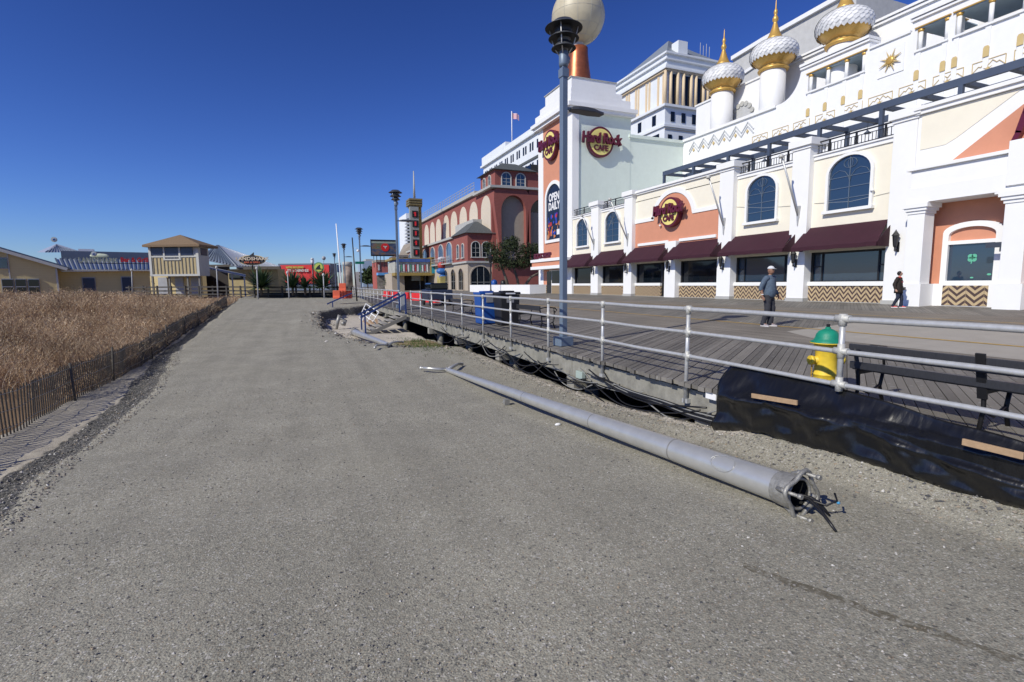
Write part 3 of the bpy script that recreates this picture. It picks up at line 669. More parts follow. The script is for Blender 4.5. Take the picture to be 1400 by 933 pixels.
# ---------------------------------------------------------------- bins
def make_bin(x, y, m, label, wording, lidm):
    z = dz(x); t = thing('litter_bin', label, 'litter bin', (x, y, z), 'square litter bins on the boardwalk')
    s = .33; q = M(); q.add([(x + a * s * k, y + b * s * k, zz) for zz, k in ((z + .02, .9), (z + .96, 1)) for a, b in ((-1, -1), (1, -1), (1, 1), (-1, 1))], [(0, 1, 5, 4), (1, 2, 6, 5), (2, 3, 7, 6), (3, 0, 4, 7), (0, 3, 2, 1), (4, 5, 6, 7)])
    q.build('body', m, t, bevel=.03)
    q = M(); q.box(x - s - .02, x + s + .02, y - s - .02, y + s + .02, z + .97, z + 1.05); q.box(x - .2, x + .2, y - .2, y + .2, z + 1.05, z + 1.09); lid = q.build('lid', lidm, t, bevel=.02)
    q = M(); q.box(x - .16, x + .16, y - s - .024, y - s - .018, z + .985, z + 1.03); q.build('label_plate', WHT, lid)
    q = M(); q.box(x - .12, x + .12, y - s - .008, y - s + .02, z + .72, z + .9); q.build('sticker', mat('grey_sticker', (.25, .25, .26), .5), t)
    return t
make_bin(5.62, 16.1, BLUEB, 'bright blue square recycling bin behind the railing, left of the black bin', '', BLUEB)
make_bin(6.0, 15.25, BLKB, 'large black square litter bin behind the railing, right of the blue bin', '', BLKB)
p = onZ(676, 401, 1.1); q = M(); q.lathe(p.x, p.y, [(.34, dz(p.x)), (.36, dz(p.x) + 1.0), (.3, dz(p.x) + 1.25), (.12, dz(p.x) + 1.36), (0, dz(p.x) + 1.38)], 18); tag(q.build('recycling_bin', BLUEB), 'round-topped blue bin farther off by the low white wall', 'bin')
q = M(); q.lathe(p.x + .9, p.y - .5, [(.32, dz(p.x)), (.34, dz(p.x) + 1.0), (.3, dz(p.x) + 1.2), (.12, dz(p.x) + 1.3), (0, dz(p.x) + 1.32)], 18); tag(q.build('litter_bin', BLKB), 'round-topped black bin farther off by the low white wall', 'bin')

# ---------------------------------------------------------------- blue-railed steps
def steps(y0, y1, x1, n, zt, zb, label, rail_len=1.0):
    t = thing('staircase', label, 'steps', (x1, y0, zb))
    run = .29; 
    for i in range(n):
        q = M(); z = zt - (i + 1) * (zt - zb) / (n + 1) ; xx = x1 - i * run; q.box(xx - run - .02, xx + .015, y0 + .05, y1 - .05, z - .045, z); q.build('tread', mat('worn_tread', (.36, .34, .3), .85, var=.3, scale=10, bump=.3), t, bevel=.005)
    for y in (y0, y1):
        q = M(); q.bar((x1, y, zt - .3), (x1 - n * run, y, zb + .02), .05, .26, up=(0, 1, 0)) if 0 else q.prism([(x1, y - .03, zt - .14), (x1, y - .03, zt - .32), (x1 - n * run - .05, y - .03, zb - .16), (x1 - n * run - .05, y - .03, zb + .02)], (0, .05, 0)); q.build('stringer', WOODG, t)
        q = M(); a = (x1 - .02, y, zt + .9); b = (x1 - n * run - .1, y, zb + .78 + .1); q.bar(a, b, .05, .09); q.build('handrail', BLUEP, t)
        for xx, zz, h in ((x1 - .02, zt - .1, .98), (x1 - n * run + .05, zb - .1, 1.02)): q = M(); q.box(xx - .035, xx + .035, y - .035, y + .035, zz, zz + h); q.build('handrail_post', BLUEP, t)
    return t
steps(25.35, 27.1, 4.66, 7, dz(4.7), -.25, 'weathered wooden steps with navy blue handrails rising to the boardwalk')
t = thing('handrail', 'short navy blue handrail poking up beside the far end of the sand hollow', 'handrail', (2.2, 37, .2))
pa = onY(447, 416, 37.5); pb = onY(481, 401, 37.5); q = M(); q.bar(pa, pb, .06, .09); q.build('rail', BLUEP, t)
q = M(); m_ = pa.lerp(pb, .22); q.bar((m_.x, m_.y, m_.z), (m_.x, m_.y, -.1), .07, .07, up=(0, 1, 0)); q.build('post', BLUEP, t)
# toppled length of white rail
t = thing('broken_railing', 'toppled piece of white pipe railing leaning against the boardwalk edge left of the steps', 'railing', (3.9, 31.5, 0))
A_, B_, C_, D_ = (3.6, 33.2, .98), (3.9, 29.6, .62), (3.45, 30.0, -.2), (3.2, 33.5, .1)
A_, B_, C_, D_ = map(Vector, (A_, B_, C_, D_))
for k in range(4): q = M(); q.tube([A_.lerp(B_, k / 3), D_.lerp(C_, k / 3)], .03, 8); q.build('post', WHITE2, t)
for k in range(4): q = M(); q.tube([A_.lerp(D_, k / 3), B_.lerp(C_, k / 3)], .028, 8); q.build('rail', WHITE2, t)
# bent stub in the sand
p = Vector((1.62, 28.4, ground(1.62, 28.4)[0])); q = M(); q.tube([p + Vector((-.1, 0, -.05)), p + Vector((0, 0, .45)), p + Vector((.12, .05, .72))], [.06, .09, .13], 10); q.tube([p + Vector((.1, 0, .6)), p + Vector((.42, .1, .42)), p + Vector((.3, 0, .2))], .07, 8); q.ball(p + Vector((.25, 0, .3)), .12, 8, 6)
tag(q.build('broken_lamp_stub', CAST), 'bent dark metal stub sticking out of the pale sand hollow', 'metal stub')
q = M()
for k in range(3): q.bar((3.3 + .2 * k, 29.2 - .5 * k, -.05), (3.1 + .3 * k, 30.1 - .3 * k, .12 + .05 * k), .14, .06)
tag(q.build('timber_offcuts', WOODN), 'loose timber offcuts lying on the pale sand beside the toppled railing', 'timber')

# ---------------------------------------------------------------- snow fence along the dune
fy0, fy1 = 5.2, 46
fe = thing('snow_fence', 'dark weathered wooden slat snow fence running along the dune edge left of the path', 'fence', (-4.5, 5.2, 0))
FW = mat('fence_slat_wood', (.1, .09, .075), .9, var=.4, scale=20); q = M(); y = fy0; i = 0
while y < fy1:
    near = y < 14.8; x = interp(y, XFP) + .07 * nz(0, y, .5) ; g = ground(x, y)[0]
    ln = .06 * nz(y, 0, 1.3, 4) + random.uniform(-.012, .012); hgt = .74 + .06 * nz(y, 3, .6) + random.uniform(-.03, .025); w2 = .019 if y < 22 else .027
    lx = .08 * nz(y, 9, .7)
    a = Vector((x, y, g - .12)); b = Vector((x + lx, y + ln, g + hgt)); q.hexa([a + Vector(v) for v in ((-.005, -w2, 0), (.005, -w2, 0), (.005, w2, 0), (-.005, w2, 0))] + [b + Vector(v) for v in ((-.005, -w2, 0), (.005, -w2, 0), (.005, w2, 0), (-.005, w2, 0))])
    y += .098; i += 1
q.build('slats', FW, fe)
for zz in (.12, .4, .68):
    q = M(); P = []
    for j in range(80): y = fy0 + (fy1 - fy0) * j / 79; x = interp(y, XFP) + .07 * nz(0, y, .5); P.append((x + .01 + .08 * nz(y, 9, .7) * zz / .8, y, ground(x, y)[0] + zz))
    q.tube(P, .006, 4); q.build('wire', CAST, fe)
for y in (8.4, 13.2, 15.6, 19.8, 22.7, 26.9, 30.5, 35, 40, 45):
    x = interp(y, XFP) + .05; g = ground(x, y)[0]; q = M(); q.tube([(x, y, g - .2), (x + random.uniform(-.05, .05), y + random.uniform(-.12, .12), g + random.uniform(.78, .9))], .024, 7); q.build('post', FW, fe)
# matted dead stems caught in the slats
q = M(); Q = random.Random(8)
for i in range(5200):
    y = 13.2 + (Q.random() ** 1.3) * 24; x = interp(y, XFP) - .05 - .1 * Q.random(); g = ground(x, y)[0]; z = g + Q.random() * .72; a = Q.uniform(0, PI); l = Q.uniform(.08, .3)
    q.add([(x, y, z), (x - .02, y + l * math.cos(a), z + l * math.sin(a) * .8), (x, y + .008, z + .008)], [(0, 1, 2)])
st = q.build('matted_stems', mat('matted_stem', (.11, .08, .055), .9, var=.3), fe); st['kind'] = 'stuff'

# ---------------------------------------------------------------- dune grass
def blades(name, pts, hts, wid, m, label, cat, lean=.35, seg=3):
    n = len(pts); a = rng.uniform(0, 2 * PI, n); ln = np.abs(rng.normal(lean, .2, n)) * hts; la = rng.uniform(0, 2 * PI, n)
    wx, wy = np.cos(a) * wid / 2, np.sin(a) * wid / 2; vs = np.zeros((n, 2 * seg + 1, 3))
    for k in range(seg):
        t_ = k / seg; off = ln * t_ ** 1.8; cx = pts[:, 0] + np.cos(la) * off; cy = pts[:, 1] + np.sin(la) * off; cz = pts[:, 2] + hts * (t_ - .12 * t_ ** 2); ww = 1 - .6 * t_
        vs[:, 2 * k] = np.stack([cx - wx * ww, cy - wy * ww, cz], 1); vs[:, 2 * k + 1] = np.stack([cx + wx * ww, cy + wy * ww, cz], 1)
    vs[:, -1] = np.stack([pts[:, 0] + np.cos(la) * ln, pts[:, 1] + np.sin(la) * ln, pts[:, 2] + hts * .86], 1)
    nv = 2 * seg + 1; F = []
    for k in range(seg - 1): F.append(np.stack([np.full(n, 2 * k), np.full(n, 2 * k + 1), np.full(n, 2 * k + 3), np.full(n, 2 * k + 2)], 1))
    quads = np.stack(F, 1) + (np.arange(n) * nv)[:, None, None]; tri = np.array([2 * seg - 2, 2 * seg - 1, 2 * seg])[None] + (np.arange(n) * nv)[:, None]
    loops = np.concatenate([quads.reshape(-1), tri.reshape(-1)]); nq, n3 = quads.shape[0] * quads.shape[1], n
    me = bpy.data.meshes.new(name); me.vertices.add(n * nv); me.vertices.foreach_set('co', vs.reshape(-1))
    me.loops.add(len(loops)); me.loops.foreach_set('vertex_index', loops.astype(np.int32)); me.polygons.add(nq + n3)
    me.polygons.foreach_set('loop_start', np.concatenate([np.arange(nq) * 4, nq * 4 + np.arange(n3) * 3]).astype(np.int32)); me.update(calc_edges=True)
    me.attributes.new('rnd', 'FLOAT', 'POINT').data.foreach_set('value', np.repeat(rng.uniform(0, 1, n), nv))
    me.materials.append(m); o = bpy.data.objects.new(name, me); col.objects.link(o); return tag(o, label, cat, kind='stuff')
gmt = bpy.data.materials.new('dry_dune_grass'); t = NT(gmt)
c = t.ramp(t.attr('rnd'), [(0, (.17, .105, .065)), (.35, (.31, .2, .12)), (.65, (.44, .305, .19)), (.88, (.58, .45, .3)), (1, (.7, .61, .46))])
c = t.mix(1.0, c, t.ramp(t.noise(.5, 4, .6), [(.3, .6), (.5, 1.05), (.7, 1.4)]), 'MULTIPLY')
t.l(c, t.b.inputs['Base Color']); t.b.inputs['Roughness'].default_value = .85; t.b.inputs['Specular IOR Level'].default_value = .15
P = []; H = []; Wd = []
def grass_at(x, y, hs=1.0, n=1):
    g = ground(x, y)[0]; k = nz(x, y, .35, 40)
    for _ in range(n):
        P.append((x + rng.normal(0, .08), y + rng.normal(0, .08), g)); H.append(hs * max(.15, .42 + .55 * k + .3 * nz(x, y, 1.1, 60) + .36 * rng.random() ** 1.5)); Wd.append(.004 + .00042 * y)
for _ in range(15000):
    y = 6.5 + 38 * rng.random() ** 1.35; span = 6 + y * 1.15; x = interp(y, XFP) - .12 - span * rng.random() ** 1.25
    px_ = (700 + 700 * ((x * .9264 - y * .3763) / max(1, (x * .373 + y * .921))))
    if px_ < -120 or nz(x, y, .9, 50) < -.42: continue
    if y < 14 and x > interp(y, XFP) - 2.6 and rng.random() < .9: continue
    dd = interp(y, XFP) - x; grass_at(x, y, 1 if y > 15 else min(1, (.2 + .16 * dd) + max(0, y - 13) * .4), 12)
for _ in range(2600):
    y = 44 + 12 * rng.random(); x = -5.5 - 52 * rng.random(); grass_at(x, y, .85, 6)
for _ in range(450):
    y = 13.5 + 30 * rng.random(); x = interp(y, XFP) - .1 - .3 * rng.random(); grass_at(x, y, .9, 5)
GP, GH = np.array(P), np.array(H)
blades('dune_grass', GP, GH, np.array(Wd), gmt, 'tall russet dry dune grass behind the snow fence', 'dune grass', .55)
idx = rng.integers(0, len(GP), 260000); n = len(idx); b_ = GP[idx]; hh = GH[idx]
ctr = b_ + np.stack([rng.normal(0, .16, n), rng.normal(0, .16, n), hh * rng.uniform(.45, 1.08, n)], 1); sz = (.0014 + .00022 * b_[:, 1]) * rng.uniform(.7, 1.8, n)
tri = ctr[:, None, :] + rng.normal(0, 1, (n, 3, 3)) * sz[:, None, None] * np.array([1, 1, 1.7])
me = bpy.data.meshes.new('seed'); me.vertices.add(n * 3); me.vertices.foreach_set('co', tri.reshape(-1)); me.loops.add(n * 3); me.loops.foreach_set('vertex_index', np.arange(n * 3, dtype=np.int32)); me.polygons.add(n); me.polygons.foreach_set('loop_start', (np.arange(n) * 3).astype(np.int32)); me.update(calc_edges=True)
me.attributes.new('rnd', 'FLOAT', 'POINT').data.foreach_set('value', np.repeat(rng.uniform(.4, .97, n), 3)); me.materials.append(gmt)
o = bpy.data.objects.new('seed_heads', me); col.objects.link(o); tag(o, 'fluffy pale seed heads among the dry dune grass', 'seed heads', kind='stuff')
P = []; H = []; Wd = []
for _ in range(900):
    x = 4.0 + rng.normal(0, .45); y = 19 + rng.normal(0, 1.6)
    if x < 4.75: P.append((x, y, ground(x, y)[0])); H.append(.05 + .07 * rng.random()); Wd.append(.014)
gg = mat('short_green_grass', (.07, .12, .025), .8, var=.4, scale=3)
blades('grass_tuft', np.array(P), np.array(H), np.array(Wd), gg, 'low green weeds growing on the sand between the steps and the deck edge', 'weeds', .6)

# ---------------------------------------------------------------- people
def skin(J, E, m, name, sub=2, root=0):
    me = bpy.data.meshes.new(name); me.from_pydata([j[0] for j in J], E, []); o = bpy.data.objects.new(name, me); col.objects.link(o)
    s = o.modifiers.new('s', 'SKIN'); s.use_smooth_shade = True
    for v, j in zip(me.skin_vertices[0].data, J):
        r = j[1]; v.radius = r if isinstance(r, tuple) else (r, r)
    me.skin_vertices[0].data[root].use_root = True
    u = o.modifiers.new('u', 'SUBSURF'); u.levels = u.render_levels = sub
    dg = bpy.context.evaluated_depsgraph_get(); e = bpy.data.meshes.new_from_object(o.evaluated_get(dg)); bpy.data.objects.remove(o)
    q = M(); q.add([v.co[:] for v in e.vertices], [list(p.vertices) for p in e.polygons], 0, True); return q
def person(label, H, J, loc, rz, mats, extras):
    t = thing('person', label, 'person', (0, 0, 0)); k = H / 1.8; r = .0
    hd = J['head']
    # bare body: neck, head, arms, hands, legs in one mesh
    names = ['pelvis', 'waist', 'chest', 'neck', 'headb', 'shL', 'elL', 'wrL', 'paL', 'shR', 'elR', 'wrR', 'paR', 'hipL', 'knL', 'anL', 'toL', 'hipR', 'knR', 'anR', 'toR']
    rad = dict(pelvis=(.1, .08), waist=(.1, .08), chest=(.12, .085), neck=.055, headb=.058, shL=.06, elL=.042, wrL=(.028, .022), paL=(.042, .018), hipL=.085, knL=.058, anL=.04, toL=.035)
    ed = [('pelvis', 'waist'), ('waist', 'chest'), ('chest', 'neck'), ('neck', 'headb'), ('chest', 'shL'), ('shL', 'elL'), ('elL', 'wrL'), ('wrL', 'paL'), ('chest', 'shR'), ('shR', 'elR'), ('elR', 'wrR'), ('wrR', 'paR'), ('pelvis', 'hipL'), ('hipL', 'knL'), ('knL', 'anL'), ('anL', 'toL'), ('pelvis', 'hipR'), ('hipR', 'knR'), ('knR', 'anR'), ('anR', 'toR')]
    for n_ in list(rad):
        if n_.endswith('L'): rad[n_[:-1] + 'R'] = rad[n_]
    V_ = [(J[n_], rad[n_]) for n_ in names]; q = skin(V_, [(names.index(a), names.index(b)) for a, b in ed], SKIN, 'b')
    yw = J['yaw']; ca, sa = math.cos(yw), math.sin(yw)
    def hp(x, y, z): return (hd[0] + x * ca - y * sa, hd[1] + x * sa + y * ca, hd[2] + z)
    b0 = len(q.v); q.ball((0, 0, 0), (.076, .096, .118), 20, 14)
    for i in range(b0, len(q.v)):
        x, y, z = q.v[i]
        if z < -.02 and y < 0: x *= .86; y = y * 1.0 - .004
        q.v[i] = hp(x, y, z)
    q.add([hp(*p) for p in ((-.016, -.09, -.01), (.016, -.09, -.01), (0, -.122, -.022), (0, -.092, .035), (0, -.09, -.034))], [(0, 2, 3), (2, 1, 3), (0, 4, 2), (4, 1, 2)], 0, True)
    for s in (-1, 1):
        q.ball(hp(.03 * s, -.086, .014), (.012, .01, .007), 8, 6, 1); q.ball(hp(.077 * s, .005, -.005), (.014, .022, .032), 8, 6, 0)
    q.add([hp(*p) for p in ((-.024, -.0935, -.05), (.024, -.0935, -.05), (.014, -.097, -.06), (-.014, -.097, -.06))], [(0, 1, 2, 3)], 2)
    for sd_ in 'LR':
        wv = Vector(J['wr' + sd_]); pv = Vector(J['pa' + sd_]); d = (pv - wv).normalized(); sx_ = Vector((0, 1, 0)); 
        for k_, (o_, l_) in enumerate(((-.03, .062), (-.011, .074), (.01, .07), (.03, .055))):
            a = pv + sx_ * o_ * .9; b = a + d * l_ * .55 + Vector((0, -.006, 0)); c = b + d * l_ * .45 + Vector((0, -.02, .0)); q.tube([a - d * .02, a + d * .01, b, c], [.01, .01, .0085, .006], 6, 0)
        q.tube([wv.lerp(pv, .45) + Vector((0, -.025, 0)), pv + Vector((0, -.05, 0)), pv + d * .035 + Vector((0, -.058, 0))], [.012, .01, .007], 6, 0)
    q.build('body', [mats['skin'], BLACKM, mat('lip', (.3, .1, .08), .5)], t)
    extras(t, J, hp)
    t.location = loc; t.rotation_euler.z = rz; t.scale = (k, k, k); return t
JM = dict(pelvis=(0, .0, .98), waist=(0, -.02, 1.12), chest=(0, 0, 1.34), neck=(0, .01, 1.5), headb=(0, -.01, 1.6), head=(0, -.02, 1.68), yaw=R(-10),
          shL=(.2, .01, 1.43), elL=(.3, .04, 1.17), wrL=(.3, -.1, .95), paL=(.295, -.13, .88), shR=(-.2, .02, 1.43), elR=(-.29, .1, 1.17), wrR=(-.3, .04, .93), paR=(-.3, .02, .855),
          hipL=(.09, 0, .92), knL=(.1, -.06, .5), anL=(.1, .0, .09), toL=(.12, -.13, .04), hipR=(-.09, 0, .92), knR=(-.1, -.02, .5), anR=(-.1, .1, .09), toR=(-.13, -.04, .04))
def shoes(t, J, m1, m2):
    for s in 'LR':
        a = Vector(J['an' + s]); b = Vector(J['to' + s]); d = (b - a); d.z = 0; d.normalize(); sd_ = Vector((-d.y, d.x, 0)); c = a - d * .06
        q = M(); P = [c + d * u + sd_ * v for u, v in ((0, -.035), (0, .035), (.12, .042), (.22, .046), (.28, .02), (.28, -.02), (.22, -.046), (.12, -.042))]
        q.prism([(p.x, p.y, 0.0) for p in P], (0, 0, .03), 1); 
        q.add([(p.x, p.y, .03) for p in P] + [(c + (p - c) * .93).to_tuple()[:2] + ((.1 if i in (0, 1) else .09 if i in (2, 7) else .065 if i in (3, 6) else .05),) for i, p in enumerate(P)], [(i, (i + 1) % 8, 8 + (i + 1) % 8, 8 + i) for i in range(8)] + [tuple(range(8, 16))], 0, True)
        q.build('shoe', [m1, m2], t)
def man_x(t, J, hp):
    JK = mat('slate_blue_fleece', (.085, .12, .17), .85, var=.35, scale=18, bump=.4, bscale=25); PT = mat('charcoal_trousers', (.035, .036, .045), .85, var=.3, scale=16, bump=.4, bscale=22)
    q = M(); q.loft([(0, 0, .88, .175, .14), (0, -.005, .93, .195, .16), (0, -.015, 1.02, .2, .175), (0, -.015, 1.12, .2, .175), (0, -.005, 1.24, .205, .165), (0, 0, 1.35, .215, .155), (0, .005, 1.42, .2, .135), (0, .01, 1.475, .13, .1), (0, .01, 1.51, .075, .075), (0, .01, 1.545, .062, .065)], 22, 0, .12)
    for sd_, e in (('L', .9), ('R', .3)):
        sh, el, wr_ = (Vector(J[n_ + sd_]) for n_ in ('sh', 'el', 'wr')); q.limb([sh + (Vector((0, 0, 1.4)) - sh) * .35, sh, el, el.lerp(wr_, e)], [.08, .086, .066, .054], 14, 0, .25, e)
    q.build('fleece_top', JK, t)
    q = M(); q.loft([(0, 0, .8, .12, .1), (0, 0, .86, .165, .135), (0, 0, .95, .17, .14), (0, 0, 1.0, .165, .135)], 20)
    for sd_ in 'LR':
        hp_, kn, an = (Vector(J[n_ + sd_]) for n_ in ('hip', 'kn', 'an')); q.limb([hp_ + Vector((0, 0, .03)), hp_.lerp(kn, .5), kn, kn.lerp(an, .6), an - Vector((0, 0, .03))], [.108, .1, .085, .08, .082], 14, 0, .25, 2 + ord(sd_))
    q.build('trousers', PT, t)
    q = M(); b0 = len(q.v); q.ball((0, 0, 0), (.086, .106, .085), 18, 12)
    for i in range(b0, len(q.v)): x, y, z = q.v[i]; q.v[i] = hp(x, y + .005, max(z, -.005) + .055)
    q.add([hp(x, y, z) for x, y, z in ((-.07, -.07, .058), (-.05, -.155, .045), (0, -.175, .042), (.05, -.155, .045), (.07, -.07, .058), (0, -.06, .066))], [(0, 1, 2, 5), (5, 2, 3, 4)], 0, True); q.build('cap', mat('pale_cap', (.62, .63, .64), .8), t)
    q = M(); 
    for s in (-1, 1): q.ball(hp(.031 * s, -.093, .016), (.024, .012, .015), 8, 6)
    q.build('sunglasses', BLACKM, t)
    shoes(t, J, mat('grey_trainer', (.28, .25, .27), .7, var=.4, scale=60), mat('pale_sole', (.6, .58, .58), .6))
    q = M(); a = Vector(J['wrR']); q.tube([a + Vector((0, 0, .03)), a + Vector((0, 0, .05))], .036, 10); q.build('wristwatch', WHT, t)
person('man in a white cap and slate-blue top standing on the boardwalk', 1.54, JM, (11.15, 9.8, dz(11.15)), R(12), dict(skin=SKIN), man_x)
JW = dict(JM); JW.update(yaw=R(25), anL=(.1, -.12, .09), toL=(.12, -.25, .04), anR=(-.1, .16, .1), toR=(-.12, .04, .04), knL=(.1, -.12, .5), elL=(.27, .06, 1.17), wrL=(.22, -.1, 1.0), paL=(.2, -.15, .96))
def wom_x(t, J, hp):
    JK = mat('dark_brown_coat', (.022, .015, .012), .8, var=.4, scale=14, bump=.5, bscale=20); PT = mat('dark_denim', (.018, .024, .045), .85, var=.3)
    q = M(); q.loft([(0, 0, .72, .225, .19), (0, 0, .85, .215, .18), (0, 0, 1.0, .205, .17), (0, 0, 1.18, .195, .16), (0, 0, 1.34, .205, .15), (0, .005, 1.43, .19, .13), (0, .01, 1.485, .12, .095), (0, .01, 1.53, .07, .07)], 22, 0, .16, 4)
    for sd_ in 'LR':
        sh, el, wr_ = (Vector(J[n_ + sd_]) for n_ in ('sh', 'el', 'wr')); q.limb([sh + (Vector((0, 0, 1.4)) - sh) * .35, sh, el, el.lerp(wr_, .92)], [.08, .09, .076, .066], 14, 0, .25, 5 + ord(sd_))
    q.build('coat', JK, t)
    q = M()
    for sd_ in 'LR':
        hp_, kn, an = (Vector(J[n_ + sd_]) for n_ in ('hip', 'kn', 'an')); q.limb([hp_, hp_.lerp(kn, .5), kn, kn.lerp(an, .6), an - Vector((0, 0, .03))], [.1, .095, .08, .075, .08], 14, 0, .25, 2 + ord(sd_))
    q.build('jeans', PT, t)
    q = M(); b0 = len(q.v); q.ball((0, 0, 0), (.092, .112, .115), 18, 12)
    for i in range(b0, len(q.v)):
        x, y, z = q.v[i]; y = y if y > -.05 else -.05; q.v[i] = hp(x, y + .018, z + .028)
    q.build('hair', mat('black_hair', (.012, .01, .01), .6), t)
    q = M(); 
    for s in (-1, 1): q.ball(hp(.031 * s, -.093, .016), (.024, .012, .015), 8, 6)
    q.build('sunglasses', BLACKM, t)
    q = M(); q.lathe(0, .0, [(.085, 1.475), (.095, 1.5), (.075, 1.54)], 14); q.build('scarf', RED, t)
    q = M(); q.box(-.09, .13, -.158, -.135, 1.26, 1.3); q.build('chest_stripe', mat('coral_print', (.6, .08, .09), .7), t)
    q = M(); q.box(-.0, .25, -.24, -.12, .86, 1.02); q.build('handbag', BLKB, t, bevel=.02)
    shoes(t, J, RED, WHT)
person('woman in a dark brown coat walking beside the white building front', 1.23, JW, (18.9, 11.35, dz(18.9)), R(16), dict(skin=SKIN2), wom_x)
# ================================================================ restaurant with awnings
F = 20.6; FZ = dz(F); BARS = mat('glazing_bar_blue', (.14, .18, .24), .5)
rb = thing('restaurant_building', 'cream and coral two-storey restaurant front with maroon awnings and white pillars', 'building', (F, 23, FZ))
def frame_arch(par, y0, y1, z0, zs, zt, X, wd, nm='window', gm_=None, sill=True, plane='x', bars=(3, 3), fm=WHITE):
    """window: frame (thing's part) with glass, bars and sill below it"""
    s = -1
    def off(pts, dd): return [(p[0] + dd, p[1], p[2]) if plane == 'x' else (p[0], p[1] + dd, p[2]) for p in pts]
    o = arch(y0 - wd, y1 + wd, z0 - (0 if sill else wd), zs, zt + wd, X, 14, plane); i = arch(y0, y1, z0, zs, zt, X, 14, plane)
    v = (-.12, 0, 0) if plane == 'x' else (0, -.12, 0)
    q = M(); q.ring(off(o, .03), off(i, .03), [c_ * 1.25 for c_ in v]); fr = q.build(nm, fm, par)
    q = M(); q.prism(off(i, -.012), [c_ * .1 for c_ in v]); q.build('pane', gm_ or GLASS, fr)
    if sill:
        q = M(); 
        if plane == 'x': q.box(X - .2, X + .02, y0 - wd - .06, y1 + wd + .06, z0 - .12, z0)
        else: q.box(y0 - wd - .06, y1 + wd + .06, X - .2, X + .02, z0 - .12, z0)
        q.build('sill', fm, fr)
    q = M(); a, b = y0, y1; d0 = -.05
    for k in range(1, bars[0]):
        yy = a + (b - a) * k / bars[0]
        zt2 = zs + (zt - zs) * math.sqrt(max(0, 1 - ((yy - (a + b) / 2) / ((b - a) / 2)) ** 2))
        if plane == 'x': q.box(X + d0, X + d0 + .03, yy - .01, yy + .01, z0, zt2)
        else: q.box(yy - .018, yy + .018, X + d0, X + d0 + .03, z0, zt2)
    for k in range(1, bars[1]):
        zz = z0 + (zs - z0 + .3) * k / bars[1]
        if plane == 'x': q.box(X + d0, X + d0 + .03, y0, y1, zz - .01, zz + .01)
        else: q.box(y0, y1, X + d0, X + d0 + .03, zz - .018, zz + .018)
    if bars[0] > 1 or bars[1] > 1: q.build('glazing_bars', BARS if fm is WHITE else TRIMG, fr)
    return fr
# wall strips between ground windows, and everything above
q = M()
bays = [(12.75, 16.1), (16.95, 20.3), (21.25, 24.5), (26.2, 28.85), (29.8, 33.05), (34.1, 37.3)]
q.box(F, F + .5, 12, 37.5, 3.36, 7.4)
q.box(F + .45, F + .5, 12, 37.5, FZ - .3, 3.4)
q.build('upper_wall', CREAM, rb)
q = M(); q.box(F + .5, 31.5, 9, 37.45, FZ - .3, 7.38); q.box(F, F + .6, 9, 37.4, 7.36, 7.4); q.build('roof_deck', GREYT, rb)
q = M(); q.box(F - .02, F + .45, 12.5, 37.5, FZ - .3, FZ + .02); q.build('plinth', GREYT, rb)
q = M()
for a, b in bays:
    q.box(F - .03, F + .44, a, b, 1.93, 2.1)
q.build('window_sill', WHITE, rb)
for a, b in bays:
    q = M(); q.box(F + .02, F + .4, a, b, FZ + .02, 1.93); q.build('herringbone_panel', HERR if a < 20 else HERR2, rb)
    q = M(); q.box(F + .2, F + .22, a, b, 2.1, 3.36); wn = q.build('window', GLASSD if a > 20 else GLASS, rb)
    q = M(); z0, z1 = 2.1, 3.36
    q.box(F + .12, F + .19, a, b, 3.28, 3.36); q.box(F + .12, F + .19, a, b, 2.1, 2.14)
    for yy in (a + .05, b - .05): q.box(F + .12, F + .19, yy - .05, yy + .05, z0, z1)
    if a < 20:
        for yy in (a + .5, b - .5): q.box(F + .15, F + .19, yy - .03, yy + .03, z0, z1)
        for yy in (a + .25, b - .25): q.box(F + .15, F + .19, yy - .22, yy + .22, 2.72, 2.77)
    q.build('window_frame', BLACKM, wn)
q = M(); q.box(F + .2, F + .25, 25.52, 26.18, FZ, 3.36); dr = q.build('door', GLASSD, rb)
q = M(); q.box(F + .12, F + .2, 25.5, 25.58, FZ, 3.36); q.box(F + .12, F + .2, 26.12, 26.2, FZ, 3.36); q.box(F + .12, F + .2, 25.5, 26.2, 3.28, 3.36); q.box(F + .14, F + .2, 25.55, 26.15, 2.1, 2.18); q.build('door_frame', BLACKM, dr)
q = M(); q.box(F + .1, F + .2, 25.65, 25.68, 2.1, 2.5); q.build('door_handle', GALV, dr)
# pillars
pil = [(11.95, 12.74, 8.2, .32), (16.1, 16.94, 8.2, .3), (20.3, 21.22, 8.15, .3), (28.87, 29.78, 8.15, .3), (33.07, 34.08, 8.1, .3)]
for a, b, zt, pr in pil:
    q = M(); q.box(F - pr, F + .46, a, b, FZ - .3, zt - .42); pp = q.build('pillar', WHITE, rb, bevel=.01)
    q = M(); q.box(F - pr - .05, F + .6, a - .05, b + .05, zt - .418, zt - .3); q.box(F - pr - .14, F + .7, a - .14, b + .14, zt - .298, zt); q.build('pillar_cap', WHITE, pp, bevel=.01)
    q = M(); q.box(F - pr - .035, F + .4, a - .035, b + .035, FZ - .28, FZ + .14); q.build('pillar_base', GREYT, pp)
q = M(); q.box(F - .3, F + .45, 24.52, 25.48, FZ - .3, 4.55); q.build('pillar', WHITE, rb, bevel=.01)
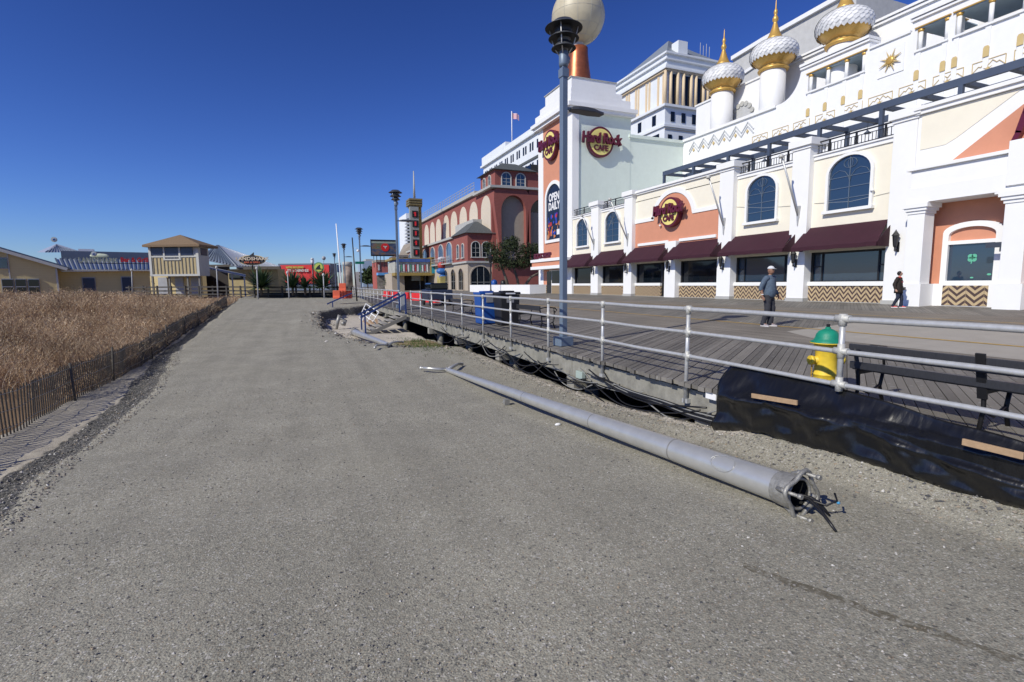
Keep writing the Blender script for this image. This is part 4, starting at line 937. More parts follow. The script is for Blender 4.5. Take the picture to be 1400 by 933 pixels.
# coping ledges and balcony rails
for a, b in ((12.74, 16.08), (16.96, 20.28), (29.8, 33.05), (34.1, 37.5)):
    q = M(); q.box(F - .12, F + .5, a, b, 7.402, 7.46); q.box(F - .06, F + .4, a, b, 7.25, 7.4); q.build('coping', WHITE, rb)
    q = M(); q.bar((F + .1, a, 8.0), (F + .1, b, 8.0), .05, .05); q.bar((F + .1, a, 7.85), (F + .1, b, 7.85), .025, .025); q.bar((F + .1, a, 7.54), (F + .1, b, 7.54), .03, .03)
    n = int((b - a) / .135)
    for i in range(n): y = a + (i + .5) * (b - a) / n; q.box(F + .09, F + .11, y - .01, y + .01, 7.46, 7.85)
    for i in range(3): y = a + (i + .5) * (b - a) / 3; q.box(F + .07, F + .13, y - .03, y + .03, 7.46, 8.03)
    q.build('balcony_rail', BLACKM, rb)
# coral bay with the round-headed panel
q = M(); q.box(F + .02, F + .5, 21.2, 28.9, 7.402, 7.92); q.build('parapet', CREAM, rb)
q = M(); q.box(F - .16, F + .55, 21.22, 28.9, 7.92, 8.05); q.box(F - .08, F + .5, 21.22, 28.9, 7.82, 7.92); q.build('cornice', WHITE, rb)
cy_, rr_ = 25.2, 1.72
top = [(21.24, 4.35), (28.86, 4.35), (28.86, 5.98), (cy_ + rr_, 5.98)] + [(cy_ + rr_ * math.cos(PI * i / 20), 5.78 + 1.6 * math.sin(PI * i / 20)) for i in range(2, 19)] + [(cy_ - rr_, 5.98), (21.24, 5.98)]
q = M(); q.prism([(F - .02, y, z) for y, z in top], (.04, 0, 0)); q.build('coral_panel', CORAL, rb)
o_ = [(F - .07, cy_ + (rr_ + .28) * math.cos(PI * i / 20), 5.8 + 1.86 * math.sin(PI * i / 20)) for i in range(1, 20)]; i_ = [(F - .07, cy_ + (rr_ + .0) * math.cos(PI * i / 20), 5.8 + 1.6 * math.sin(PI * i / 20)) for i in range(1, 20)]
q = M(); q.ring(o_, i_, (.1, 0, 0), closed=False); q.box(F - .07, F + .03, cy_ + rr_ + .0, 28.86, 5.98, 6.2); q.box(F - .068, F + .03, 21.24, cy_ - rr_, 5.98, 6.2); q.build('moulding', WHITE, rb)
q = M(); q.box(F - .09, F + .02, 21.6, 24.5, 4.5, 4.66); q.box(F - .09, F + .02, 25.5, 28.5, 4.5, 4.66); q.build('shadow_ledge', WHITE, rb)
# awnings
aw = [(12.62, 16.2, 3.4), (16.62, 20.45, 3.42), (20.95, 24.7, 3.42), (25.2, 28.95, 3.4), (29.5, 33.2, 3.36), (33.8, 37.45, 3.36)]
for a, b, zb in aw:
    zt = 4.42; ox = F - 1.0; n = 9
    q = M(); vs = []
    for i in range(n + 1):
        y = a + (b - a) * i / n; e = .012 * math.sin(i * 2.1)
        inset = .0
        vs += [(F - .04, min(max(y, a + .25), b - .0) if i in (0,) else y, zt), (ox, y, zb + .16 + e), (ox, y, zb + e)]
    q.add(vs, [(3 * i + j, 3 * i + 3 + j, 3 * i + 4 + j, 3 * i + 1 + j) for i in range(n) for j in (0, 1)])
    for y in (a, b): q.add([(F - .04, y, zt), (ox, y, zb + .16), (ox, y, zb), (F - .04, y, zb)], [(0, 1, 2, 3)])
    ao = q.build('awning', MAROON, rb); sd = ao.modifiers.new('s', 'SOLIDIFY'); sd.thickness = .02
    q = M(); q.bar((ox + .03, a + .02, zb + .03), (ox + .03, b - .02, zb + .03), .03, .03); q.bar((F - .05, a + .05, zb + .06), (ox + .03, a + .05, zb + .06), .03, .03); q.bar((F - .05, b - .05, zb + .06), (ox + .03, b - .05, zb + .06), .03, .03); q.build('awning_frame', GALV, ao)
# arched upper windows
for a, b in ((13.62, 15.35), (17.92, 19.58), (30.68, 32.42), (34.95, 36.62)):
    fr = frame_arch(rb, a, b, 5.03, 6.45, 7.12, F, .11, bars=(2, 4))
    c = (a + b) / 2; q = M(); 
    for s in (-1, 1):
        P = [(F - .04, c + s * (b - a) / 2 * .98, 6.0)] + [(F - .04, c + s * ((b - a) / 4 + (b - a) / 4 * math.cos(t_)), 6.05 + .55 * math.sin(t_)) for t_ in (0, .5, 1.0, 1.57, 2.1, 2.6, 3.1)]
        q.tube(P, .009, 5)
    q.tube([(F - .045, c + .27 * math.cos(k * .5), 6.83 + .19 * math.sin(k * .5)) for k in range(14)], .009, 5); q.tube([(F - .045, c + .1 * math.cos(k * .5), 6.83 + .19 * math.sin(k * .5)) for k in range(14)], .008, 5)
    q.build('monogram', BARS, fr)
# round logo sign: disc, rim, wording
def logo(par, c, right, up, R_, nm='round_sign'):
    c = Vector(c); r = Vector(right); u = Vector(up); n = r.cross(u)
    def disc(rad, d0, d1, seg=40):
        q = M(); P = [c + n * d0 + (r * math.cos(2 * PI * k / seg) + u * math.sin(2 * PI * k / seg)) * rad for k in range(seg)]; q.prism(P, n * (d1 - d0)); return q
    d = disc(R_, 0, .34).build(nm, MAROONL, par)
    disc(R_ * .86, .34, .36).build('yellow_face', YELL, d)
    sx = 1.0
    for s, z, k, ex, sh in (('Hard Rock', .18, .86, .09, .12), ('CAFE', -.42, .5, .03, 0)):
        text('lettering', s, R_ * k * (1.0 if s == 'CAFE' else 1.06), c + n * (.36 + ex) + u * R_ * z, r, u + r * .0, MAROONL, d, ext=ex, bold=R_ * (.035 if s != 'CAFE' else .02), shear=sh, sx=.76 if s != 'CAFE' else .95)
    # long tails of the first and last letters
    q = M()
    for sx_, dx_ in ((-1, -.05), (1, .12)):
        a = c + n * .38 + r * (sx_ * R_ * 1.32) + u * R_ * .34; q.bar(a + u * R_ * .2 - r * .04, a - u * R_ * .52 + r * dx_ * R_, .11 * R_ + .03, .14 * R_, up=n)
    q.build('letter_tail', MAROONL, d)
    return d
logo(rb, (F - .02, 25.1, 6.25), NY, UZ, .86)
# wall lanterns on the pillars
def sconce(x, y, z):
    q = M(); q.lathe(x - .18, y, [(.03, z - .42), (.02, z - .3), (.06, z - .26), (.07, z - .2), (.1, z + .12), (.13, z + .13), (.05, z + .26), (.03, z + .3), (.0, z + .36)], 6, 0, False); q.tube([(x, y, z - .34), (x - .1, y, z - .42), (x - .18, y, z - .3)], .02, 6); q.box(x - .02, x + .01, y - .05, y + .05, z - .45, z - .1)
    s_ = q.build('wall_lantern', BLACKM, rb); q = M(); q.lathe(x - .18, y, [(.066, z - .18), (.094, z + .1)], 6, 0, False); q.build('lantern_glass', TANL, s_)
for y, z in ((12.3, 3.62), (16.5, 3.2), (20.76, 3.2), (25.0, 3.2), (29.3, 3.2), (33.6, 3.2)): sconce(F - .32, y, z)
# slanted floodlight poles
for y, x2, z2 in ((16.5, 19.15, 7.35), (20.8, 19.2, 7.3), (29.3, 18.9, 7.5), (33.6, 19.3, 7.0)):
    q = M(); q.tube([(F - .3, y, 4.9), (x2, y, z2)], [.05, .035], 8); q.prism([(F - .32, y - .1, 5.4), (F - .32, y + .1, 5.4), (F - .32, y, 4.55)], (-.06, 0, 0)); fo = q.build('floodlight_pole', GALV, rb)
    q = M(); q.ball((x2 - .05, y, z2 + .05), (.12, .12, .09), 10, 6); q.build('floodlight', GALVC, fo)
# security camera like small fittings
q = M()
for y in (16.9 - .35 + .0, 13.2, 25.9): q.lathe(F - .12, y + .3, [(.07, 5.55), (.07, 5.6), (.0, 5.68)], 10)
q.build('small_fitting', WHITE2, rb)
q = M(); q.tube([(F - .02, 20.3, 5.9), (F - .02, 18.6, 5.62), (F - .02, 17.0, 5.5)], .008, 5); q.tube([(F - .02, 16.0, 5.45), (F - .02, 14.4, 5.3), (F - .02, 12.8, 5.42)], .008, 5); q.build('facade_wire', GREYT, rb)
# ---- coral portico at the right edge
X1 = F - .95
q = M(); q.box(F + .01, F + .5, -4, 11.95, FZ - .3, 7.8); q.build('portico_wall', CORAL, rb)
q = M(); q.box(X1, F, -4, 11.75, 4.76, 5.28); q.box(X1 + .06, F + .0, -4, 11.7, 5.28, 5.86); q.box(X1 - .05, F, -4, 11.8, 5.86, 5.97); q.box(X1, F, -4, 9.28, 4.7, 4.76); q.box(X1 - .07, X1, -4, 9.0, 4.9, 6.2); q.build('entablature', WHITE, rb, bevel=.008)
q = M(); q.box(F - .3, F, -4, 11.94, 5.98, 7.85); q.build('upper_panel', WHITE, rb)
q = M(); q.prism([(F - .32, 11.82, 6.66), (F - .32, 11.05, 6.66), (F - .32, 10.75, 6.8), (F - .32, 9.1, 7.84), (F - .32, 11.82, 7.84)], (.022, 0, 0)); q.build('cream_gable_panel', CREAM, rb)
q = M(); q.prism([(F - .32, 10.9, 6.03), (F - .32, 9.05, 7.36), (F - .32, 5, 7.84), (F - .32, -2, 6.03)], (.022, 0, 0)); q.build('coral_gable', CORAL, rb)
q = M(); q.box(F - .42, F + .5, -4, 11.98, 7.86, 8.0); q.box(F - .5, F + .55, -4, 12.0, 8.0, 8.12); q.build('portico_cornice', WHITE, rb)
for y in (11.45, 8.75, 3.0):
    q = M(); xc = F - .62; q.box(xc - .27, xc + .27, y - .27, y + .27, FZ + .75, 4.4); cl = q.build('column', WHITE, rb, bevel=.01)
    q = M(); q.box(xc - .3, xc + .3, y - .3, y + .3, 4.4, 4.5); q.box(xc - .35, xc + .35, y - .35, y + .35, 4.5, 4.6); q.box(xc - .4, xc + .4, y - .4, y + .4, 4.6, 4.76); q.build('column_capital', WHITE, cl)
    q = M(); q.box(xc - .32, F, y - .34, y + .34, FZ - .3, FZ + .75); q.build('column_pedestal', WHITE, cl)
q = M(); q.box(F - .22, F, -4, 11.9, FZ - .3, 2.0); q.build('white_dado', WHITE, rb)
q = M(); q.box(F - .24, F, 9.55, 10.82, FZ + .02, 1.94); q.build('herringbone_panel', HERR2, rb)
o_ = arch(9.33, 11.0, 2.0, 3.72, 4.05, F - .12, 14); i_ = arch(9.53, 10.83, 2.0, 3.62, 3.88, F - .12, 14); q = M(); q.ring(o_, i_, (.14, 0, 0)); q.box(F - .1, F + .02, 9.5, 10.85, 3.32, 3.44); fr = q.build('window', WHITE, rb)
q = M(); q.box(F - .02, F, 9.53, 10.83, 2.1, 3.32); q.build('pane', GLASS, fr)
q = M(); q.box(F - .1, F + .0, 9.5, 10.86, 2.0, 2.1); q.build('sill', WHITE, fr)
SHAM = mat('shamrock_green', (.12, .45, .3), .6); q = M()
for k in range(4): a = PI / 4 + k * PI / 2; q.prism([(F - .028, 10.15 + .075 * math.cos(a) + .075 * math.cos(b_), 2.85 + .075 * math.sin(a) + .075 * math.sin(b_)) for b_ in [2 * PI * i / 10 for i in range(10)]], (.004 + .001 * k, 0, 0))
q.bar((F - .026, 10.15, 2.8), (F - .026, 10.17, 2.66), .006, .03); q.prism([(F - .028, 9.66 + .06 * math.cos(b_), 2.3 + .035 * math.sin(b_)) for b_ in [2 * PI * i / 8 for i in range(8)]], (.005, 0, 0)); q.prism([(F - .028, 10.12 + .05 * math.cos(b_), 2.2 + .025 * math.sin(b_)) for b_ in [2 * PI * i / 8 for i in range(8)]], (.005, 0, 0)); q.build('clover_sticker', SHAM, fr)
q = M(); q.box(F - .6, F - .54, 8.9, 9.55, 3.12, 3.28); q.box(F - .8, F - .74, 8.6, 9.1, 2.98, 3.16); q.build('metal_bracket', mat('slate_bracket', (.05, .06, .08), .5), rb)
q = M(); 
a = Vector((F - .42, 8.75, 6.8)); q.bar(a + Vector((0, .3, -.3)), a + Vector((0, .12, .45)), .16, .2, up=(1, 0, 0)); q.bar(a + Vector((0, .42, -.62)), a + Vector((0, .28, -.25)), .14, .2, up=(1, 0, 0)); q.bar(a + Vector((0, .2, .2)), a + Vector((0, -.5, .4)), .16, .2, up=(1, 0, 0)); q.build('sign_letter', MAROONL, rb)

# ---- sign tower with globe
TZ = 16.0
q = M(); q.box(F, 26.1, 37.5, 43.7, FZ - .3, 15.75); q.box(26.1, 31.6, 37.52, 43.7, FZ - .3, 14.2); q.build('tower_wall', PALEW, rb)
q = M(); q.box(25.9, 31.7, 37.38, 43.7, 14.2, 14.45); q.box(25.95, 31.7, 37.45, 43.7, 14.05, 14.2); q.build('tower_ledge', PALEW, rb)
q = M(); q.box(F - .1, F + .0, 37.4, 38.3, FZ - .3, 15.75); q.box(F - .1, F, 42.8, 43.8, FZ - .3, 15.75); q.box(F, F + .5, 37.4, 37.5, FZ - .3, 15.7); q.build('corner_pilaster', WHITE, rb)
q = M(); q.box(F - .05, F, 38.3, 42.8, FZ - .3, 15.75); q.build('coral_front', CORAL, rb)
q = M(); q.box(F - .45, 26.3, 37.1, 44.1, 15.75, 16.0); q.box(F - .65, 26.4, 36.95, 44.3, 16.0, 16.3); q.build('tower_cornice', WHITE2, rb)
q = M()
for a, b, z0, z1 in ((F - .3, 25.9, 16.3, 17.0), (F - .25, 25.1, 17.0, 17.45), (F - .2, 24.5, 17.45, 18.25)):
    k = {17.0: 44.0, 17.45: 43.1, 18.25: 42.1}[z1]; q.box(a, b, 37.3 + (z0 - 16.3) * .05, k, z0, z1)
q.build('stepped_parapet', WHITE2, rb)
q = M(); q.box(F - .28, 24.55, 37.3, 42.2, 18.25, 18.32); q.build('parapet_cap', GREYT, rb)
gx, gy = 23.0, 41.0
q = M(); q.lathe(gx, gy, [(1.2, 18.3), (1.12, 19.6), (.98, 20.6), (.86, 21.6), (.84, 22.2), (.6, 22.3)], 28); st = q.build('globe_stand', COPPER, rb)
q = M(); q.lathe(gx, gy, [(.55, 22.2), (.6, 22.35), (.5, 22.5), (.6, 22.7), (.5, 22.8)], 20); q.build('stand_neck', GREYT, st)
q = M(); q.ball((gx, gy, 24.75), 2.25, 48, 28); gl = q.build('globe', GLOBEM, rb)
q = M()
for k in range(12):
    a = k * PI / 6; q.tube([(gx + 2.255 * math.sin(t_) * math.cos(a), gy + 2.255 * math.sin(t_) * math.sin(a), 24.75 + 2.255 * math.cos(t_)) for t_ in [PI * i / 24 for i in range(25)]], .012, 4)
for t_ in (.6, 1.05, PI / 2, 2.1, 2.55): q.tube([(gx + 2.255 * math.sin(t_) * math.cos(a), gy + 2.255 * math.sin(t_) * math.sin(a), 24.75 + 2.255 * math.cos(t_)) for a in [2 * PI * i / 40 for i in range(41)]], .012, 4)
q.build('globe_seam', GREYT, gl)
logo(rb, (F - .08, 40.9, 13.9), NY, UZ, 1.25); logo(rb, (23.0, 37.5, 13.5), PX, UZ, 1.2)
# arched poster OPEN DAILY
o_ = arch(39.0, 42.35, 5.7, 9.4, 10.95, F - .05, 16); i_ = arch(39.25, 42.1, 5.95, 9.3, 10.65, F - .05, 16)
q = M(); q.ring(o_, i_, (-.12, 0, 0)); pf = q.build('poster_frame', WHITE, rb)
q = M(); q.prism([(p[0] - .012, p[1], p[2]) for p in i_], (-.01, 0, 0)); q.build('poster', mat('poster_navy', (.01, .02, .05), .5), pf)
for s, z in (('OPEN', 9.55), ('DAILY', 8.78)): text('wording', s, .92, (F - .08, 40.68, z), NY, (0, -.0, 1), WHT, pf, ext=.004, bold=.03, sx=.84)
pr = random.Random(4); PC = [mat('poster_' + n_, c_, .5, var=.3, scale=9) for n_, c_ in (('purple', (.12, .03, .3)), ('blue', (.03, .06, .4)), ('orange', (.6, .2, .05)), ('red', (.45, .04, .05)), ('skin', (.45, .22, .12)))]
q = M()
for k in range(46):
    y = 39.35 + 2.6 * pr.random(); z = 6.05 + 2.1 * pr.random(); w_ = pr.uniform(.12, .4); h_ = pr.uniform(.15, .55)
    if y < 40.3 and z < 6.9: continue
    z = min(z, 8.2 - h_ / 2); X_ = F - .075 - .0006 * k
    mi = pr.choice((0, 0, 1, 1, 3)) if z > 7.3 else pr.choice((2, 4, 3, 1, 2))
    q.prism([(X_, y + w_ * .5 * math.cos(a), z + h_ * .5 * math.sin(a)) for a in [2 * PI * i / 9 for i in range(9)]], (.0004, 0, 0), mi)
q.build('poster_picture', PC, pf)
q = M(); q.box(F - .11, F - .08, 39.45, 40.1, 6.3, 6.75); q.build('poster_tag', WHT, pf)
# entrance hood ROCK SHOP
q = M(); q.box(F - 1.3, F, 37.2, 43.0, 3.36, 3.62); q.box(F - 1.3, F, 37.2, 43.0, 4.0, 4.24); hd_ = q.build('entrance_hood', WHITE, rb)
q = M(); q.box(F - 1.2, F, 37.3, 42.9, 3.62, 4.0); q.build('hood_band', CORAL, hd_)
text('wording', 'ROCK SHOP', .62, (F - 1.15, 40.8, 4.5), NY, UZ, MAROONL, hd_, ext=.08, bold=.02, sx=.95)
q = M(); q.box(F - .1, F, 39.6, 41.6, FZ - .2, 3.3); q.build('white_surround', WHITE, rb)
q = M(); q.box(F - .14, F - .1, 41.15, 42.0, FZ, 3.2); q.build('door', GLASSD, rb)
q = M(); q.box(F - .14, F - .1, 38.3, 41.0, 2.15, 3.2); q.build('window', GLASSD, rb)
q = M(); q.box(F - .16, F - .1, 38.3, 41.0, FZ, 1.95); q.box(F - .16, F - .1, 42.05, 42.6, FZ, 1.95); q.build('herringbone_panel', HERR, rb)

# ---- roof pergola
pg = thing('roof_pergola', 'slate blue steel pergola standing on the restaurant roof terrace', 'pergola', (23, 18, 7.4))
xa, xb = 21.5, 23.3
for x in (xa, xb): q = M(); q.box(x - .06, x + .06, -2, 27.3, 8.82, 9.08); q.build('beam', SLATE, pg)
q = M()
for y in [27.2 - 1.32 * i for i in range(22)]:
    q = M(); q.box(xa + .06, xb - .06, y - .08, y + .08, 8.84, 9.0); q.build('cross_beam', SLATE, pg)
for y in [27.2 - 2.64 * i for i in range(11)]:
    for x in (xa, xb): q = M(); q.box(x - .07, x + .07, y - .07, y + .07, 7.4, 8.82); q.build('post', SLATE, pg)
    q = M(); q.tube([(xa + 1.2, y - 1.3, 8.84), (xa + 1.2, y - 1.3, 8.5)], .01, 5); q.lathe(xa + 1.2, y - 1.3, [(.16, 8.38), (.05, 8.48), (.03, 8.52)], 10); q.build('pendant_lamp', SLATE, pg)

# ================================================================ white palace with onion domes
pa = thing('palace_building', 'white palace-style building with onion domes rising behind the restaurant', 'building', (31.6, 25, 7.4))
X = 31.6
def yof(px, py, X_=31.6): return onX(px, py, X_).y
op = [(25.5, 21.75), (18.98, 17.5), (17.2, 13.0), (12.4, 8)]      # loggia openings (far, near)
q = M(); q.box(X, X + .8, 4, 37.5, 7.0, 14.45)
def wbox(a, b, z0, z1, x0=X, x1=X + .8): q.box(x0, x1, min(a, b), max(a, b), z0, z1)
wbox(26.0, 25.5, 14.45, 16.1); wbox(21.75, 21.55, 14.45, 16.1); wbox(25.5, 21.75, 15.72, 16.1)
wbox(19.25, 18.98, 14.45, 16.1); wbox(17.5, 17.2, 14.45, 15.72); wbox(13.0, 12.4, 14.45, 15.72); wbox(18.98, 4, 15.72, 16.1); wbox(21.55, 19.25, 14.45, 15.6)
q.box(X + 2.6, X + 2.7, 4, 26, 14.0, 16.1)
q.prism([(X, 26.0, 14.45), (X, 26.0, 16.3)] + [(X, 26.05 + 1.6 * (1 - math.cos(t_)), 16.3 - 1.85 * math.sin(t_)) for t_ in [.15 * i for i in range(1, 11)]], (.5, 0, 0))
q.build('front_wall', WHITE2, pa)
q = M()
for a, b in ((26.05, 21.5), (19.3, 4)): q.box(X - .12, X + .9, b, a, 16.1, 16.22); q.box(X - .2, X + .9, b, a, 16.26, 16.42)
q.box(X - .1, X + .9, 19.3, 21.5, 15.6, 15.72); q.box(X - .15, X + .9, 37.5, 27.9, 14.3, 14.5); q.build('cornice', WHITE2, pa)
for a, b in op: q = M(); q.box(X - .1, X + 1.5, b - .1, a + .1, 15.66, 15.719); q.build('gilt_soffit', GOLD, pa)
for a, b in op: q = M(); q.box(X - .02, X + 2.5, b + .01, a - .01, 15.6, 15.66); q.build('blue_soffit', mat('soffit_blue', (.32, .42, .5), .7), pa)
for a, b in op: q = M(); q.box(X - .12, X + .3, b - .05, a + .05, 14.42, 14.52); q.build('loggia_sill', WHITE2, pa)
for ys_ in ((25.35, 24.15, 22.95, 21.88), (18.85, 17.6), (17.08, 15.75, 14.45, 13.12), (12.3, 10.9, 9.4)):
    for y in ys_: 
        q = M(); q.lathe(X + .1, y, [(.1, 14.5), (.1, 15.45)], 12); c_ = q.build('loggia_column', WHITE2, pa)
        q = M(); q.lathe(X + .1, y, [(.1, 15.45), (.16, 15.6)], 12); q.build('gilt_capital', GOLD, c_)
        q = M(); q.box(X - .05, X, y - .12, y + .12, 7.5, 14.42); q.build('pilaster_strip', WHITE2, c_)
        q = M(); q.prism([(X - .1, y - .12, 12.96), (X - .1, y + .12, 12.96), (X - .1, y + .12, 13.38), (X - .1, y + .07, 13.47), (X - .1, y - .07, 13.47), (X - .1, y - .12, 13.38)], (.05, 0, 0)); q.build('gilt_plaque', GOLDM, c_)
q = M()   # gold outlined panels with a peak line and a little star
def star(q, c, r1, n=12, X_=X - .06):
    for i in range(n):
        a = 2 * PI * i / n; L_ = r1 * (1 if i % 2 else .55); q.prism([(X_, c[0] + .09 * r1 * math.cos(a + PI / 2), c[1] + .12 * r1 * math.sin(a + PI / 2)), (X_, c[0] + L_ * math.cos(a), c[1] + L_ * math.sin(a)), (X_, c[0] - .09 * r1 * math.cos(a + PI / 2), c[1] - .12 * r1 * math.sin(a + PI / 2))], (-.03 - .002 * i, 0, 0))
def pk(x0, x1):
    a, b = yof(x0, 90), yof(x1, 90); z0, z1 = 12.25, 12.82
    for s_, e_ in (((a, z0), (a, z1)), ((a, z1), (b, z1)), ((b, z1), (b, z0))): q.bar((X - .02, *s_), (X - .02, *e_), .03, .02, up=(1, 0, 0))
    m_ = [(0, .15), (.2, .6), (.27, .5), (.38, .8), (.5, .55), (.62, .85), (.75, .55), (.82, .65), (1, .2)]
    for (u, v_), (u2, v2) in zip(m_, m_[1:]): q.bar((X - .03, a + (b - a) * u, z0 + (z1 - z0) * v_), (X - .03, a + (b - a) * u2, z0 + (z1 - z0) * v2), .025, .02, up=(1, 0, 0))
    star(q, ((a + b) / 2, z0 + .1), .2, 12)
for a, b in ((1033, 1053.5), (1060.6, 1082), (1089, 1111), (1119, 1145), (1154, 1182.5), (1191, 1223), (1232, 1267.5), (1277.7, 1318), (1330, 1374.6), (1386, 1440)): pk(a, b)
q.build('gold_ornament', GOLDM, pa); q = M(); star(q, (20.25, 14.5), .62, 16, X - .1); q.build('sun_rays', GOLDM, pa)
q = M(); q.box(X - .05, X, 19.55, 20.95, 13.75, 15.25); q.build('emblem_panel', WHITE2, pa)
q = M(); q.ball((X - .16, 20.25, 14.5), (.07, .22, .22), 14, 8); q.build('sun_emblem', GOLD, pa)
q = M(); g2 = M(); n = 6; ya, yb = 36.7, 29.8
for i in range(n):
    a = ya + (yb - ya) * i / n; b = ya + (yb - ya) * (i + 1) / n; m_ = (a + b) / 2; P = [(a, 13.35), (a - .28, 13.75), (m_ - .0, 13.2), (b + .28, 13.75), (b, 13.35)]
    for dz_ in (0, .28):
        for (y0, z0), (y1, z1) in (((a, 13.2 + dz_), (m_, 13.85 + dz_)), ((m_, 13.85 + dz_), (b, 13.2 + dz_))): q.bar((X - .03, y0, z0 - .1), (X - .03, y1, z1 - .1), .07, .07, up=(1, 0, 0))
    g2.prism([(X - .07, m_ + .12, 13.35), (X - .07, m_, 13.5), (X - .07, m_ - .12, 13.35), (X - .07, m_, 13.2)], (.04, 0, 0))
q.build('zigzag_moulding', mat('pale_grey_moulding', (.55, .57, .58), .7), pa); g2.build('gilt_diamond', GOLDM, pa)
# upper walls behind the turrets
q = M(); wl_ = onX(1024, 114, 33.9); wr_ = onX(960, 139, 33.9); q.box(33.9, 35, 30, 38.6, 14, wl_.z); q.box(34.8, 44, 4, 31.2, 14, 18.2); q.build('upper_wall', WHITE2, pa)
q = M(); q.box(33.8, 35, 30, 38.7, wl_.z, wl_.z + .14); q.box(34.65, 44, 4, 31.3, 18.2, 18.36); q.box(34.55, 44, 4, 31.35, 18.4, 18.55); q.build('upper_cornice', WHITE2, pa)
q = M(); q.prism([(33.85, 33.2 - 1.15 * math.cos(t_), 15.0 + 1.45 * math.sin(t_)) for t_ in [PI * i / 16 for i in range(17)]] , (.04, 0, 0)); nich0 = q.build('arched_niche', mat('niche_grey', (.45, .46, .47), .8), pa); q = M(); q.prism([(34.74, 28.3 - .9 * math.cos(t_), 15.9 + 1.0 * math.sin(t_)) for t_ in [PI * i / 16 for i in range(17)]] , (.04, 0, 0)); nich = q.build('arched_niche', mat('niche_grey', (.45, .46, .47), .8), pa)
q = M()
for i in range(9): t_ = PI * (i + .5) / 9; q.prism([(33.78, 33.2 - 1.18 * math.cos(t_) + .2 * math.cos(a), 15.0 + 1.48 * math.sin(t_) + .2 * math.sin(a)) for a in [2 * PI * k / 10 for k in range(10)]], (.05, 0, 0))
q.build('scalloped_edge', GREYT, pa)
a = onX(1002, 82, 45); b = onX(1045, 56, 45); c_ = onX(1085, 62, 45)
q = M(); q.prism([(45, a.y, 14), (45, a.y, a.z), (45, b.y, b.z), (45, c_.y - 6, b.z + .2), (45, c_.y - 6, 14)], (8, 0, 0)); q.build('stage_tower', mat('light_grey_wall', (.5, .5, .49), .8), pa)
q = M(); q.bar((44.9, a.y, a.z + .1), (44.9, b.y, b.z + .1), .4, .4, up=(1, 0, 0)); q.bar((44.9, b.y, b.z + .1), (44.9, c_.y - 6, b.z + .3), .4, .4, up=(1, 0, 0)); q.bar((44.9, a.y - .1, a.z - 2.3), (44.9, b.y, b.z - 1.9), .3, .18, up=(1, 0, 0)); q.build('stage_tower_coping', WHITE2, pa)
SCALE = bpy.data.materials.new('scaled_dome'); t = NT(SCALE); t.b.inputs['Base Color'].default_value = (.78, .79, .8, 1); t.b.inputs['Roughness'].default_value = .5; c = t.mix(t.ramp(t.noise(3, 4), [(.4, 0), (.6, 1)]), (.6, .61, .62), (.8, .8, .8)); t.l(c, t.b.inputs['Base Color'])
def turret(y, zt, lab=None):
    x = 32.75; d0 = zt
    q = M(); q.lathe(x, y, [(.86, 13.5), (.86, d0)], 36); tu = q.build('turret', WHITE2, pa)
    q = M(); q.lathe(x, y, [(.9, d0), (1.02, d0 + .06), (1.05, d0 + .16), (.92, d0 + .25), (.86, d0 + .34), (1.0, d0 + .44), (1.3, d0 + .7), (1.52, d0 + 1.0), (1.56, d0 + 1.2)], 40); q.build('gilt_collar', GOLD, tu)
    # overlapping scales spiralling over the dome
    q = M(); n = 30; rows = 9
    prof = [(1.47, .72), (1.6, .98), (1.64, 1.22), (1.62, 1.44), (1.53, 1.66), (1.38, 1.85), (1.17, 2.0), (.9, 2.13), (.6, 2.24), (.42, 2.32)]
    def pp(u):
        u = max(0, min(len(prof) - 1.001, u)); i = int(u); f = u - i; return prof[i][0] * (1 - f) + prof[i + 1][0] * f, prof[i][1] * (1 - f) + prof[i + 1][1] * f
    q.lathe(x, y, [(r_ - .05, d0 + z_) for r_, z_ in prof[1:]], 40)
    for j in range(rows):
        for i in range(n):
            a = 2 * PI * (i + .5 * (j % 2) + .25 * j) / n; da = PI / n * 1.04
            r0, z0 = pp(j + .55 - .55); r1, z1 = pp(j + .5); r2, z2 = pp(j + 1.5)
            def c3(r_, ang, z_, k=0): return (x + (r_ + k) * math.cos(ang), y + (r_ + k) * math.sin(ang), d0 + z_)
            q.add([c3(r0, a, z0, .008), c3(r1, a + da, z1, .02), c3(r2, a + da * 1.6, z2, .004), c3(r2, a - da * .5, z2, -.01), c3(r1, a - da, z1, -.004)], [(0, 1, 2, 3, 4)], 0)
    q.build('dome', SCALE, tu)
    q = M(); q.lathe(x, y, [(.72, d0 + 2.2), (.5, d0 + 2.4), (.34, d0 + 2.75), (.22, d0 + 3.1), (.15, d0 + 3.35), (.12, d0 + 3.45), (.2, d0 + 3.58), (.21, d0 + 3.72), (.11, d0 + 3.9), (.09, d0 + 3.98), (.14, d0 + 4.1), (.12, d0 + 4.25), (.05, d0 + 4.4), (.02, d0 + 4.95), (0, d0 + 5.1)], 24); q.build('gilt_spire', GOLD, tu)
turret(34.3, 17.45); turret(29.35, 17.35); turret(24.05, 16.95)
